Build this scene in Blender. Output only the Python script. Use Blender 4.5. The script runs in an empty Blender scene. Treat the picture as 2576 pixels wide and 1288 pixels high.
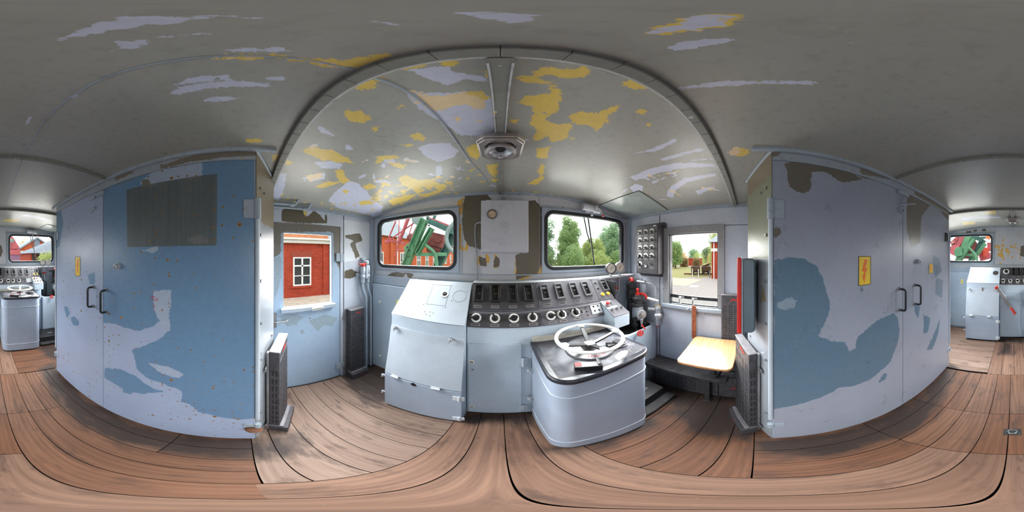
import bpy, bmesh, math, random
import numpy as np
from mathutils import Vector, Matrix, Euler
from math import sin, cos, tan, radians as rad, pi, sqrt, atan2

S = bpy.context.scene
COL = S.collection
EYE = 1.52                      # camera height above the cab floor
# ------------------------------------------------------------------ camera
cd = bpy.data.cameras.new('camera'); cam = bpy.data.objects.new('camera', cd); COL.objects.link(cam)
cd.type = 'PANO'
try: cd.panorama_type = 'EQUIRECTANGULAR'
except Exception: pass
try: cd.cycles.panorama_type = 'EQUIRECTANGULAR'
except Exception: pass
cd.clip_start = 0.01; cd.clip_end = 500
cam.location = (0, 0, EYE); cam.rotation_euler = (pi/2, 0, rad(-4.05))
S.camera = cam
# ------------------------------------------------------------------ exposure, world, daylight
S.view_settings.view_transform = 'Standard'
try: S.view_settings.look = 'None'
except Exception: pass
S.view_settings.gamma = 1.0
S.view_settings.use_curve_mapping = False
S.view_settings.exposure = 0.0
S.cycles.use_denoising = True
S.cycles.max_bounces = 8; S.cycles.diffuse_bounces = 4; S.cycles.glossy_bounces = 3
S.cycles.use_adaptive_sampling = True; S.cycles.adaptive_threshold = .08; S.cycles.adaptive_min_samples = 16
S.cycles.transparent_max_bounces = 16; S.cycles.sample_clamp_indirect = 6.0
S.cycles.caustics_reflective = False; S.cycles.caustics_refractive = False

W = bpy.data.worlds.new('overcast_sky'); S.world = W; W.use_nodes = True
wt = W.node_tree; wt.nodes.clear()
wo = wt.nodes.new('ShaderNodeOutputWorld'); wb = wt.nodes.new('ShaderNodeBackground')
wc = wt.nodes.new('ShaderNodeTexCoord'); wn = wt.nodes.new('ShaderNodeTexNoise'); wr = wt.nodes.new('ShaderNodeValToRGB')
wn.inputs['Scale'].default_value = 2.2; wn.inputs['Detail'].default_value = 6
wr.color_ramp.elements[0].position = .3; wr.color_ramp.elements[0].color = (.80, .87, .95, 1)
wr.color_ramp.elements[1].position = .6; wr.color_ramp.elements[1].color = (1, 1, 1, 1)
wt.links.new(wc.outputs['Generated'], wn.inputs['Vector']); wt.links.new(wn.outputs['Fac'], wr.inputs['Fac'])
wt.links.new(wr.outputs['Color'], wb.inputs['Color']); wt.links.new(wb.outputs[0], wo.inputs[0])
wb.inputs['Strength'].default_value = 2.5

def area_light(name, loc, to, sx, sy, power, color=(1, 1, 1), spread=180):
    l = bpy.data.lights.new(name, 'AREA'); l.shape = 'RECTANGLE'; l.size = sx; l.size_y = sy
    l.energy = power; l.color = color; l.spread = rad(spread)
    o = bpy.data.objects.new(name, l); COL.objects.link(o); o.location = loc
    o.rotation_euler = (Vector(to)-Vector(loc)).to_track_quat('-Z', 'Y').to_euler()
    return o
DAY = (.97, .985, 1.0)
# daylight coming in through each window: the sky's share falls steeply to the floor, the bright yard's share goes level and up
for i, (x, y, tx, ty, sx, sy, p) in enumerate([
        (-.845, 1.50, -.55, .35, .80, .42, 21), (.845, 1.50, .55, .35, .80, .42, 21),
        (-1.52, .58, -.45, .35, .50, .68, 22), (1.52, .59, .45, .35, .50, .68, 22),
        (-.845, -3.20, -.55, -2.05, .80, .42, 21), (.845, -3.20, .55, -2.05, .80, .42, 21),
        (1.52, -2.28, .45, -2.05, .50, .68, 22), (-1.52, -2.29, -.45, -2.05, .50, .68, 22)]):
    z = 1.70 if abs(x) < 1 else 1.42
    area_light('window_sky_light', (x, y, z), (tx, ty, .15), sx, sy, p, DAY, 112)
    area_light('window_yard_light', (x, y, z), (tx*.6, ty, 1.75), sx, sy, p*.21, (1, .985, .94), 170)

# ------------------------------------------------------------------ helpers
PXD = 2576/360.0
def ray(px, py):
    a = rad((px-1259)/PXD); e = rad((644-py)/PXD)
    return Vector((sin(a)*cos(e), cos(a)*cos(e), sin(e)))
E0 = Vector((0, 0, EYE))
def on_x(px, py, X): r = ray(px, py); return E0 + r*(X/r.x)
def on_y(px, py, Y): r = ray(px, py); return E0 + r*(Y/r.y)
def on_z(px, py, Z): r = ray(px, py); return E0 + r*((Z-EYE)/r.z)
def zroof(x): return 2.088 - .108*min(abs(x)/1.4, 1.05)**3
def on_roof(px, py):
    r = ray(px, py); t = .56/max(r.z, .02)
    for _ in range(12): t = (zroof(r.x*t)-EYE)/r.z
    return E0 + r*t
def pts(s): return [tuple(float(q) for q in p.split(',')) for p in s.split()]
HW, YF, YR, YC = 1.40, 1.39, -3.09, -.85
HALF = Matrix.Translation((0, YC, 0)) @ Matrix.Rotation(pi, 4, 'Z') @ Matrix.Translation((0, -YC, 0))

def frame(o, x, y):
    x = Vector(x).normalized(); z = x.cross(Vector(y)).normalized(); y = z.cross(x)
    return Matrix(((x.x, y.x, z.x, o[0]), (x.y, y.y, z.y, o[1]), (x.z, y.z, z.z, o[2]), (0, 0, 0, 1)))
def rrect(w, h, r, n=6, cx=0, cy=0):
    r = min(r, w/2-1e-4, h/2-1e-4); out = []
    for sx, sy, a0 in ((1, 1, 0), (-1, 1, 90), (-1, -1, 180), (1, -1, 270)):
        for k in range(n+1):
            a = rad(a0+90*k/n)
            out.append((cx+sx*(w/2-r)+r*cos(a), cy+sy*(h/2-r)+r*sin(a)))
    return out
def circ(r, n=24, cx=0, cy=0): return [(cx+r*cos(2*pi*k/n), cy+r*sin(2*pi*k/n)) for k in range(n)]
def arc_path(p, rr=.03, n=5):
    """polyline with rounded corners"""
    p = [Vector(q) for q in p]; out = [p[0]]
    for a, b, c in zip(p, p[1:], p[2:]):
        d1 = (a-b); d2 = (c-b); r = min(rr, d1.length*.49, d2.length*.49)
        s = b+d1.normalized()*r; e = b+d2.normalized()*r
        for k in range(n+1):
            t = k/n; out.append(s*(1-t)**2+b*2*t*(1-t)+e*t*t)
    out.append(p[-1]); return out

END = [None]                    # which end of the cab is being built: None or the half turn
class MB:
    """collects shapes and links them as ONE mesh object; cut() starts the next object of the same name"""
    def __init__(s, T=None): s.v = []; s.f = []; s.sm = []; s.T = T if T is not None else END[0]; s.cuts = []
    def cut(s): s.cuts.append((len(s.v), len(s.f))); return s
    def add(s, vs, fs, M=None, smooth=False):
        k = len(s.v)
        for v in vs:
            v = Vector(v)
            if M is not None: v = M @ v
            if s.T is not None: v = s.T @ v
            s.v.append(v)
        for f in fs: s.f.append(tuple(i+k for i in f)); s.sm.append(smooth)
        return s
    def box(s, x0, x1, y0, y1, z0, z1, M=None):
        return s.add([(x0,y0,z0),(x1,y0,z0),(x1,y1,z0),(x0,y1,z0),(x0,y0,z1),(x1,y0,z1),(x1,y1,z1),(x0,y1,z1)],
                     [(3,2,1,0),(4,5,6,7),(0,1,5,4),(1,2,6,5),(2,3,7,6),(3,0,4,7)], M)
    def prism(s, poly, d, M=None, z0=0, smooth=False):
        n = len(poly)
        vs = [(x, y, z0) for x, y in poly]+[(x, y, z0+d) for x, y in poly]
        s.add(vs, [tuple(range(n-1, -1, -1)), tuple(range(n, 2*n))], M)
        k = len(s.v)-2*n
        for i in range(n):
            j = (i+1) % n; s.f.append((k+i, k+j, k+n+j, k+n+i)); s.sm.append(smooth)
        return s
    def ring(s, outer, inner, d, M=None, z0=0):
        n = len(outer)
        vs = [(x,y,z0) for x,y in outer]+[(x,y,z0) for x,y in inner]+[(x,y,z0+d) for x,y in outer]+[(x,y,z0+d) for x,y in inner]
        fs = []
        for i in range(n):
            j = (i+1) % n
            fs += [(j, i, n+i, n+j), (2*n+i, 2*n+j, 3*n+j, 3*n+i), (i, j, 2*n+j, 2*n+i), (n+j, n+i, 3*n+i, 3*n+j)]
        return s.add(vs, fs, M)
    def cyl(s, p0, p1, r, r2=None, n=16, M=None, caps=True):
        p0 = Vector(p0); p1 = Vector(p1); d = (p1-p0); L = d.length
        q = d.to_track_quat('Z', 'X').to_matrix().to_4x4(); F = Matrix.Translation(p0) @ q
        if M is not None: F = M @ F
        r2 = r if r2 is None else r2
        return s.lathe([(0, 0), (r, 0), (r2, L), (0, L)] if caps else [(r, 0), (r2, L)], F, n)
    def lathe(s, prof, M=None, n=24):
        vs = []; fs = []; idx = []
        for r, h in prof:
            if r < 1e-6: idx.append([len(vs)]); vs.append((0, 0, h))
            else:
                idx.append(list(range(len(vs), len(vs)+n)))
                vs += [(r*cos(2*pi*k/n), r*sin(2*pi*k/n), h) for k in range(n)]
        for a, b in zip(idx, idx[1:]):
            for k in range(n):
                j = (k+1) % n
                if len(a) == 1 and len(b) == 1: continue
                if len(a) == 1: fs.append((a[0], b[j], b[k]))
                elif len(b) == 1: fs.append((a[k], a[j], b[0]))
                else: fs.append((a[k], a[j], b[j], b[k]))
        return s.add(vs, fs, M, True)
    def tube(s, path, r, n=8, closed=False, M=None):
        P = [Vector(p) for p in path]; m = len(P); vs = []; fs = []
        up = None
        for i in range(m):
            if closed: t = P[(i+1) % m]-P[i-1]
            else: t = P[min(i+1, m-1)]-P[max(i-1, 0)]
            t.normalize()
            if up is None: up = Vector((0, 0, 1)) if abs(t.z) < .9 else Vector((1, 0, 0))
            a = up-t*up.dot(t)
            if a.length < 1e-4: a = t.orthogonal()
            a.normalize(); b = t.cross(a); up = a
            rr = r[i] if isinstance(r, (list, tuple)) else r
            vs += [P[i]+(a*cos(2*pi*k/n)+b*sin(2*pi*k/n))*rr for k in range(n)]
        for i in range(m if closed else m-1):
            for k in range(n):
                j = (k+1) % n; i2 = (i+1) % m
                fs.append((i*n+k, i*n+j, i2*n+j, i2*n+k))
        s.add(vs, fs, M, True)
        if not closed: s.add(vs[:n], [tuple(range(n-1, -1, -1))], M); s.add(vs[-n:], [tuple(range(n))], M)
        return s
    def torus(s, c, R, r, M=None, n=40, m=10):
        return s.tube([Vector((c[0]+R*cos(2*pi*k/n), c[1]+R*sin(2*pi*k/n), c[2])) for k in range(n)], r, m, True, M)
    def ball(s, c, r, n=14, sc=(1, 1, 1), M=None):
        F = Matrix.Translation(c) @ Matrix.Diagonal((*sc, 1))
        if M is not None: F = M @ F
        h = max(4, n//2)
        return s.lathe([(r*sin(pi*k/h), -r*cos(pi*k/h)) for k in range(h+1)], F, n)
    def build(s, name, mat, parent=None, bevel=0, label=None, seg=2):
        if s.cuts:
            out = []; ends = [c for c in s.cuts if c[0] > 0]
            if not ends or ends[-1][0] < len(s.v): ends.append((len(s.v), len(s.f)))
            a = (0, 0)
            for b in ends:
                if b[0] == a[0]: continue
                p = MB(); p.T = None; p.v = s.v[a[0]:b[0]]; p.f = [tuple(i-a[0] for i in f) for f in s.f[a[1]:b[1]]]; p.sm = s.sm[a[1]:b[1]]
                out.append(p.build(name, mat, parent, bevel, label, seg)); a = b
            return out
        me = bpy.data.meshes.new(name); off = Vector((0, 0, 0))
        p = parent
        while p is not None: off += p.location; p = p.parent
        me.from_pydata([tuple(v-off) for v in s.v], [], s.f)
        for p_, q in zip(me.polygons, s.sm): p_.use_smooth = q
        me.materials.append(mat)
        bm = bmesh.new(); bm.from_mesh(me); bmesh.ops.recalc_face_normals(bm, faces=bm.faces); bm.to_mesh(me); bm.free()
        try: me.set_sharp_from_angle(angle=rad(40))
        except Exception: pass
        me.update()
        o = bpy.data.objects.new(name, me); COL.objects.link(o)
        if parent is not None: o.parent = parent
        if bevel:
            b = o.modifiers.new('edge', 'BEVEL'); b.width = bevel; b.segments = seg; b.limit_method = 'ANGLE'; b.angle_limit = rad(38)
        if label: o['label'] = label
        return o

def thing(name, loc, label, cat, group=None):
    if END[0] is not None: loc = END[0] @ Vector(loc)
    o = bpy.data.objects.new(name, None); COL.objects.link(o); o.location = loc; o.empty_display_size = .1
    tag(o, label, cat, group); return o
def tag(o, label, cat, group=None, kind=None):
    o['label'] = label; o['category'] = cat
    if group: o['group'] = group
    if kind: o['kind'] = kind
    return o
def struct(o): o['kind'] = 'structure'; return o
def sroot(name, loc=(0, 0, 0)):
    o = bpy.data.objects.new(name, None); COL.objects.link(o); o.location = loc; o.empty_display_size = .1
    o['kind'] = 'structure'; return o
def kids(o): return [c for c in bpy.data.objects if c.parent == o]
KIDS = {}
def copy_tree(o, parent=None):
    c = o.copy(); COL.objects.link(c)
    if parent is not None: c.parent = parent
    for k in kids(o): copy_tree(k, c)
    return c
def far(o, label, group=None):
    """the same fitting at the other end of the cab: a half-turn copy"""
    c = copy_tree(o); c.location = HALF @ o.location; c.rotation_euler = (0, 0, pi)
    c['label'] = label
    if group: c['group'] = group
    return c

def text_into(mb, s, size, M, depth=.0006):
    cu = bpy.data.curves.new('lettering', 'FONT'); cu.body = s; cu.size = size; cu.extrude = depth; cu.align_x = 'CENTER'; cu.align_y = 'CENTER'
    o = bpy.data.objects.new('lettering', cu); COL.objects.link(o)
    dg = bpy.context.evaluated_depsgraph_get(); me = o.evaluated_get(dg).to_mesh()
    mb.add([v.co.copy() for v in me.vertices], [tuple(p.vertices) for p in me.polygons], M)
    o.evaluated_get(dg).to_mesh_clear(); bpy.data.objects.remove(o); bpy.data.curves.remove(cu)

# ------------------------------------------------------------------ materials
def srgb(r, g, b):
    f = lambda c: (c/255/12.92) if c <= 10 else ((c/255+.055)/1.055)**2.4
    return (f(r), f(g), f(b), 1)
class NT:
    def __init__(s, name):
        s.m = bpy.data.materials.new(name); s.m.use_nodes = True; s.t = s.m.node_tree; s.t.nodes.clear()
        s.out = s.n('ShaderNodeOutputMaterial'); s.b = s.n('ShaderNodeBsdfPrincipled')
        s.l(s.b.outputs[0], s.out.inputs[0])
    def n(s, k, **kw):
        x = s.t.nodes.new(k)
        for a, v in kw.items(): setattr(x, a, v)
        return x
    def l(s, a, b): s.t.links.new(a, b)
    def coord(s, k='Object'): return s.n('ShaderNodeTexCoord').outputs[k]
    def mapping(s, vec, scale=(1, 1, 1)):
        m = s.n('ShaderNodeMapping'); m.inputs['Scale'].default_value = scale; s.l(vec, m.inputs[0]); return m.outputs[0]
    def noise(s, vec, scale, detail=4, rough=.55, dist=0):
        x = s.n('ShaderNodeTexNoise'); x.inputs['Scale'].default_value = scale; x.inputs['Detail'].default_value = detail
        x.inputs['Roughness'].default_value = rough; x.inputs['Distortion'].default_value = dist
        if vec is not None: s.l(vec, x.inputs['Vector'])
        return x.outputs['Fac']
    def math(s, op, a, b=0, clamp=False):
        x = s.n('ShaderNodeMath', operation=op, use_clamp=clamp)
        for i, v in enumerate((a, b)):
            if isinstance(v, (int, float)): x.inputs[i].default_value = v
            else: s.l(v, x.inputs[i])
        return x.outputs[0]
    def ramp(s, f, a, b, lo=0.0, hi=1.0):
        x = s.n('ShaderNodeMapRange'); x.inputs['From Min'].default_value = a; x.inputs['From Max'].default_value = b
        x.inputs['To Min'].default_value = lo; x.inputs['To Max'].default_value = hi; s.l(f, x.inputs['Value']); return x.outputs[0]
    def mix(s, f, a, b):
        x = s.n('ShaderNodeMix', data_type='RGBA')
        for i, v in ((0, f), (6, a), (7, b)):
            if isinstance(v, (int, float)): x.inputs[i].default_value = v
            elif isinstance(v, (tuple, list)): x.inputs[i].default_value = v
            else: s.l(v, x.inputs[i])
        return x.outputs[2]
    def bump(s, h, strength=.2, dist=.01):
        x = s.n('ShaderNodeBump'); x.inputs['Strength'].default_value = strength; x.inputs['Distance'].default_value = dist
        s.l(h, x.inputs['Height']); s.l(x.outputs[0], s.b.inputs['Normal'])
    def setv(s, **kw):
        for k, v in kw.items():
            i = s.b.inputs[{'rough': 'Roughness', 'metal': 'Metallic', 'col': 'Base Color', 'spec': 'Specular IOR Level', 'coat': 'Coat Weight'}[k]]
            if hasattr(v, 'links') or hasattr(v, 'is_linked'): s.l(v, i)
            else: i.default_value = v

def simple(name, col, rough=.5, metal=0, vary=.12, scale=9, bump=.04, spec=.5, bscale=60):
    t = NT(name); v = t.coord()
    n = t.noise(v, scale, 5)
    d = tuple(c*(1-vary*1.6) for c in col[:3])+(1,); u = tuple(min(1, c*(1+vary)) for c in col[:3])+(1,)
    t.setv(col=t.mix(t.ramp(n, .3, .7), d, u), rough=rough, metal=metal, spec=spec)
    if bump: t.bump(t.noise(v, bscale, 3), bump, .004)
    return t.m

def paint(name, base, layers=(), rough=.38, dirt=0.25, dirt_col=(.10, .09, .08, 1), chips=0.0, chip_col=srgb(150, 105, 60), axis=None, bump=.12, tint=.10):
    """old sheet-metal paint; layers = (attribute, colour, ragged amount, noise scale, opacity) laid where the attribute is positive"""
    t = NT(name); v = t.coord()
    n1 = t.noise(v, 3.2, 5, .6); n2 = t.noise(v, 34, 5, .6)
    c = t.mix(t.ramp(n1, .3, .72), tuple(q*(1-tint) for q in base[:3])+(1,), tuple(min(1, q*(1+tint)) for q in base[:3])+(1,))
    c = t.mix(t.math('MULTIPLY', t.ramp(n2, .52, .85), dirt), c, dirt_col)
    edge = None
    for at, col, amp, sc, op, *more in layers:
        a = t.n('ShaderNodeAttribute', attribute_name=at).outputs['Fac']
        rg = t.math('ADD', t.math('SUBTRACT', t.noise(v, sc, 7, .68), .5), t.math('MULTIPLY', t.math('SUBTRACT', t.noise(v, sc*4.5, 4, .7), .5), .45))
        a2 = t.math('ADD', a, t.math('MULTIPLY', rg, amp*2.1))
        f = t.math('MULTIPLY', t.ramp(a2, -.0007, .0007), op)
        cv = t.mix(t.ramp(n2, .3, .7), tuple(q*.93 for q in col[:3])+(1,), tuple(min(1, q*1.05) for q in col[:3])+(1,))
        if more: cv = t.mix(t.ramp(t.noise(t.mapping(v, more[0]), 5, 5, .65), .35, .7), cv, tuple(q*.62 for q in col[:3])+(1,))
        c = t.mix(f, c, cv)
        edge = f if edge is None else t.math('MAXIMUM', edge, f)
    if chips:
        vv = v
        if axis:
            sp = t.n('ShaderNodeSeparateXYZ'); t.l(v, sp.inputs[0]); cb = t.n('ShaderNodeCombineXYZ'); t.l(sp.outputs[1 if axis == 'x' else 0], cb.inputs[0]); t.l(sp.outputs[2 if axis != 'z' else 1], cb.inputs[1]); vv = cb.outputs[0]
        for sc, k in ((9, .085), (23, .13)):
            vo = t.n('ShaderNodeTexVoronoi'); vo.inputs['Scale'].default_value = sc; t.l(vv, vo.inputs['Vector'])
            if axis: vo.voronoi_dimensions = '2D'
            dd = t.math('ADD', vo.outputs['Distance'], t.math('MULTIPLY', t.math('SUBTRACT', t.noise(v, sc*6, 3), .5), k*1.8))
            rnd = t.n('ShaderNodeSeparateColor'); t.l(vo.outputs['Color'], rnd.inputs[0])
            cl = t.math('MULTIPLY', chips*1.3, t.ramp(t.noise(v, 2.3, 2), .35, .65, .25, 1.4))
            thr = t.math('MULTIPLY', t.ramp(t.math('ADD', rnd.outputs[0], cl), 1, 1.35, 0, 1), k)
            c = t.mix(t.math('LESS_THAN', dd, thr), c, chip_col)
            c = t.mix(t.math('LESS_THAN', dd, t.math('SUBTRACT', t.math('MULTIPLY', thr, .6), .012)), c, tuple(q*.45 for q in chip_col[:3])+(1,))
    t.setv(col=c, rough=t.ramp(n1, .3, .7, rough-.06, rough+.1))
    h = t.math('ADD', t.math('MULTIPLY', t.noise(v, 55, 3), .5), t.math('MULTIPLY', edge, -1.2) if edge is not None else 0)
    t.bump(h, bump, .004)
    return t.m

M = {}
LIGHT = srgb(163, 180, 201); LAV = srgb(172, 174, 196); BLUE = srgb(106, 139, 166); YEL = srgb(214, 187, 96); CREAM = srgb(222, 199, 156)
OLIVE = srgb(122, 121, 112); BROWN = srgb(94, 86, 70)
M['grey_blue'] = paint('grey_blue_paint', srgb(156, 168, 180), chips=.12, dirt=.18)
M['pale'] = paint('pale_blue_paint', srgb(172, 182, 192), dirt=.12, rough=.42, chips=.05)
M['white_paint'] = paint('white_grey_paint', srgb(205, 211, 216), dirt=.25, rough=.4)
M['trim'] = paint('trim_paint', srgb(150, 162, 172), dirt=.55, rough=.45, chips=.35, chip_col=YEL)
M['rib'] = paint('worn_rib_paint', srgb(118, 119, 113), dirt=.7, rough=.5, chips=.45, chip_col=srgb(190, 190, 200))
M['dark_panel'] = simple('dark_grey_panel', srgb(72, 71, 74), .42, .1, .12, 14)
M['grey_panel'] = simple('grey_panel', srgb(102, 101, 106), .42, .1, .12, 14)
M['heater'] = simple('heater_grey', srgb(76, 74, 78), .55, .25, .25, 25, .1)
M['black'] = simple('black_plastic', srgb(24, 24, 26), .42, 0, .2)
M['hole'] = simple('dark_recess', srgb(12, 12, 13), .8, 0, .1)
M['rubber'] = simple('black_rubber', srgb(34, 37, 40), .6, 0, .2)
M['red'] = simple('red_paint', srgb(205, 42, 32), .35, 0, .12)
M['redmark'] = simple('red_marking', srgb(200, 40, 36), .6, 0, .1)
M['white'] = simple('white_enamel', srgb(228, 228, 222), .3, 0, .04)
M['ivory'] = simple('ivory_dial', srgb(226, 221, 208), .4, 0, .06)
M['steel'] = simple('worn_steel', srgb(165, 165, 165), .35, .85, .15)
M['darksteel'] = simple('dark_cast_iron', srgb(62, 61, 62), .5, .3, .3, 20, .15)
M['silver'] = simple('silver_paint', srgb(172, 176, 180), .35, .35, .12, 20)
M['yellow'] = simple('yellow_button', srgb(225, 180, 50), .35, 0, .05)
M['leather'] = simple('brown_leather', srgb(150, 82, 44), .5, 0, .22, 30)
M['rust'] = simple('rusted_iron', srgb(120, 78, 56), .8, .1, .4, 18, .2)
M['cable'] = simple('grey_cable', srgb(150, 152, 158), .5)
# ------------------------------------------------------------------ sheets with traced paint wear
def poly_sd(U, V, polys):
    out = np.full(U.shape, -.06)
    for P in polys:
        P = np.array([(p[0], p[1]) for p in P], float)
        sel = (U > P[:, 0].min()-.06) & (U < P[:, 0].max()+.06) & (V > P[:, 1].min()-.06) & (V < P[:, 1].max()+.06)
        if not sel.any(): continue
        u = U[sel]; v = V[sel]; d = np.full(u.shape, 9.0); ins = np.zeros(u.shape, bool)
        for a, b in zip(P, np.roll(P, -1, 0)):
            e = b-a; L = max(e @ e, 1e-12)
            t = np.clip(((u-a[0])*e[0]+(v-a[1])*e[1])/L, 0, 1)
            d = np.minimum(d, np.hypot(u-a[0]-t*e[0], v-a[1]-t*e[1]))
            if abs(e[1]) > 1e-12:
                c = ((a[1] > v) != (b[1] > v)) & (u < e[0]*(v-a[1])/e[1]+a[0]); ins ^= c
        out[sel] = np.maximum(out[sel], np.where(ins, d, -d))
    return np.clip(out, -.06, .06)

def lines(a, b, step, extra=()):
    n = max(1, round((b-a)/step)); L = [a+(b-a)*k/n for k in range(n+1)]
    for e in extra:
        if a < e < b: L = [q for q in L if abs(q-e) > step*.45 or q in (a, b)]+[e]
    return sorted(L)

def sheet(name, us, vs, mapf, mat, holes=(), wear=None, cut=None, solid=.03, inside=(0, YC, 1.2), parent=None, T=None):
    us = np.array(us); vs = np.array(vs); nu, nv = len(us), len(vs)
    U, V = np.meshgrid(us, vs, indexing='ij')
    co = [Vector(mapf(u, v)) for u, v in zip(U.ravel(), V.ravel())]
    if T is not None: co = [T @ c for c in co]
    faces = []
    for i in range(nu-1):
        for j in range(nv-1):
            cu, cv = (us[i]+us[i+1])/2, (vs[j]+vs[j+1])/2
            if any(h[0] < cu < h[1] and h[2] < cv < h[3] for h in holes): continue
            q = (i*nv+j, (i+1)*nv+j, (i+1)*nv+j+1, i*nv+j+1)
            if (co[q[2]]-co[q[0]]).cross(co[q[3]]-co[q[1]]).length > 4e-6: faces.append(q)
    used = sorted({k for f in faces for k in f}); remap = {k: q for q, k in enumerate(used)}
    faces = [tuple(remap[k] for k in f) for f in faces]; co2 = [co[k] for k in used]
    a, b, c = (co2[k] for k in faces[len(faces)//2][:3])
    if (b-a).cross(c-a).dot(Vector(inside)-a) < 0: faces = [f[::-1] for f in faces]
    off = parent.location if parent is not None else Vector((0, 0, 0))
    me = bpy.data.meshes.new(name); me.from_pydata([tuple(c-off) for c in co2], [], faces); me.materials.append(mat)
    if wear:
        for k, polys in wear.items():
            sd = poly_sd(U, V, polys)
            if cut and k in cut: sd = np.minimum(sd, -poly_sd(U, V, cut[k]))
            at = me.attributes.new(k, 'FLOAT', 'POINT'); at.data.foreach_set('value', sd.ravel()[used].astype(np.float32))
    for p in me.polygons: p.use_smooth = (name == 'ceiling')
    me.update()
    o = bpy.data.objects.new(name, me); COL.objects.link(o)
    if parent is not None: o.parent = parent
    if solid:
        m = o.modifiers.new('thickness', 'SOLIDIFY'); m.thickness = solid; m.offset = -1
    return o

# ------------------------------------------------------------------ ceiling
def roofP(s): return [(on_roof(*p).x, on_roof(*p).y) for p in pts(s)]
CY_ = """770,152 800,148 880,152 920,145 960,133 992,134 990,142 950,158 905,172 870,168 820,168 790,160
515,144 600,138 700,139 765,149 765,156 620,147 520,151
862,212 905,198 955,200 970,196 950,216 920,224 885,219
1015,172 1030,162 1060,148 1110,140 1160,143 1155,155 1120,168 1090,160 1050,172
1200,178 1218,172 1238,178 1236,193 1222,194 1222,184
1150,238 1190,230 1215,234 1245,250 1240,254 1210,254 1180,244
870,280 878,272 888,282 905,280 925,290 938,303 912,312 890,306 868,290
1028,340 1050,333 1074,345 1068,357 1046,352
1012,364 1030,361 1038,366 1025,370
940,322 950,318 952,329 944,332
995,271 1012,264 1020,270 1000,275
845,238 858,238 856,243 848,244
755,378 780,370 830,376 870,395 890,411 850,408 810,402 780,390
950,394 990,390 1002,398 970,402 940,416 950,400
970,402 985,408 1022,416 1015,424 990,420
843,430 862,424 868,445 882,455 862,462 846,446
790,470 825,456 858,458 815,474
770,442 800,438 812,444 785,450
735,408 720,400 712,412 730,418
915,468 930,460 948,470 930,477 918,476
1172,372 1195,362 1210,376 1205,395 1198,404 1180,390
1222,414 1252,412 1251,440 1244,447 1228,432
1232,450 1252,450 1250,458 1240,458
1000,448 1020,440 1050,453 1082,450 1104,462 1082,475 1062,468 1054,490 1040,478 1012,465
1050,490 1075,486 1102,478 1092,468 1118,462 1127,470 1106,484 1072,497
900,508 930,504 938,512 910,517
1005,478 1022,482 1015,492
975,505 1000,496 1052,488 1025,505 988,517
1120,458 1140,455 1138,462 1122,464
860,478 880,480 870,488
620,352 640,348 660,350 655,358 615,359
1300,196 1345,192 1385,205 1400,215 1412,226 1410,240 1405,258 1410,275 1385,285 1370,278 1350,286 1342,266 1325,262 1298,258 1330,244 1352,242 1380,235 1385,222 1360,212 1320,208
1342,180 1380,168 1430,172 1480,170 1488,182 1460,196 1412,200 1380,190 1350,188
1338,292 1380,282 1374,300 1400,312 1440,312 1430,335 1424,352 1390,357 1375,342 1357,352 1340,356 1352,330 1330,305
1438,292 1460,282 1500,284 1530,277 1552,267 1545,278 1532,290 1532,304 1500,329 1490,318 1455,313 1440,302
1564,206 1590,200 1612,207 1630,218 1600,223 1570,216
1355,372 1384,370 1375,399 1348,395
1362,412 1370,414 1366,435 1368,450 1350,463 1322,465 1340,455 1360,445 1352,430
1598,279 1615,276 1625,281 1620,287 1605,284
1282,302 1312,296 1302,311 1284,314
1438,346 1448,348 1434,358
1628,310 1636,312 1634,316 1627,315
1850,374 1880,372 1885,385 1862,396 1850,390
680,392 700,385 712,395 690,405""".split('\n')
CL_ = """115,110 150,95 200,78 245,58 290,52 278,38 470,39 512,48 460,60 380,63 290,76 210,91 160,101 128,114
480,37 500,36 650,39 760,43 900,49 1018,58 1012,62 900,57 780,51 700,48 560,49 510,49
266,134 295,120 285,110 295,100 320,108 360,99 420,87 520,80 620,79 570,86 470,89 390,101 360,116 300,131
572,125 620,121 720,120 724,129 640,131
1148,32 1180,28 1220,28 1290,32 1402,36 1345,51 1285,61 1250,51 1210,40
1655,70 1690,68 1715,50 1770,42 1840,38 1835,62 1810,72 1755,66 1780,80 1700,74 1690,86 1640,84 1612,87
1650,131 1690,115 1740,100 1790,95 1855,97 1870,104 1810,109 1750,123
1696,230 1730,214 1800,206 1900,204 2000,203 2068,210 2000,212 1860,214 1760,223
2018,104 2040,100 2087,104 2060,111
2118,106 2166,107 2150,111
1815,71 1886,80 1870,83
412,216 480,196 582,189 576,197 500,207 440,217
422,236 470,214 590,203 692,214 640,219 540,223 450,237
466,264 540,244 642,248 560,253
652,195 720,194 734,202 690,202
52,328 70,294 82,294 73,313
173,237 195,237 199,245 184,247
1025,225 1060,235 1120,235 1200,232 1245,250 1245,330 1225,340 1160,342 1130,320 1090,295 1050,270 1030,245
1018,173 1060,170 1130,164 1150,180 1200,190 1238,206 1160,202 1120,212 1070,196
1050,372 1090,360 1132,362 1154,380 1142,396 1100,409 1074,396
826,505 840,485 860,470 878,454 900,462 922,480 936,500 964,520 955,548 900,534 850,524
688,442 722,434 716,470 702,505 688,500
765,446 818,434 815,450 782,457
790,408 835,406 865,412 855,426 812,424 800,418
960,400 990,400 1000,410 975,412
800,318 845,338 840,344 812,332
870,364 885,366 888,378 870,377
1583,446 1640,424 1700,410 1797,412 1799,419 1700,426 1640,440 1600,454
1676,492 1686,470 1720,449 1800,436 1802,443 1730,458 1702,476 1692,497
1653,404 1770,371 1768,379 1690,400
1588,389 1640,375 1702,348 1702,356 1650,380
1750,482 1778,470 1805,470 1770,484 1756,492
1585,472 1600,462 1620,468 1612,488 1596,488
940,455 970,452 985,462 950,460
1095,420 1110,412 1112,436 1100,450""".split('\n')
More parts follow.
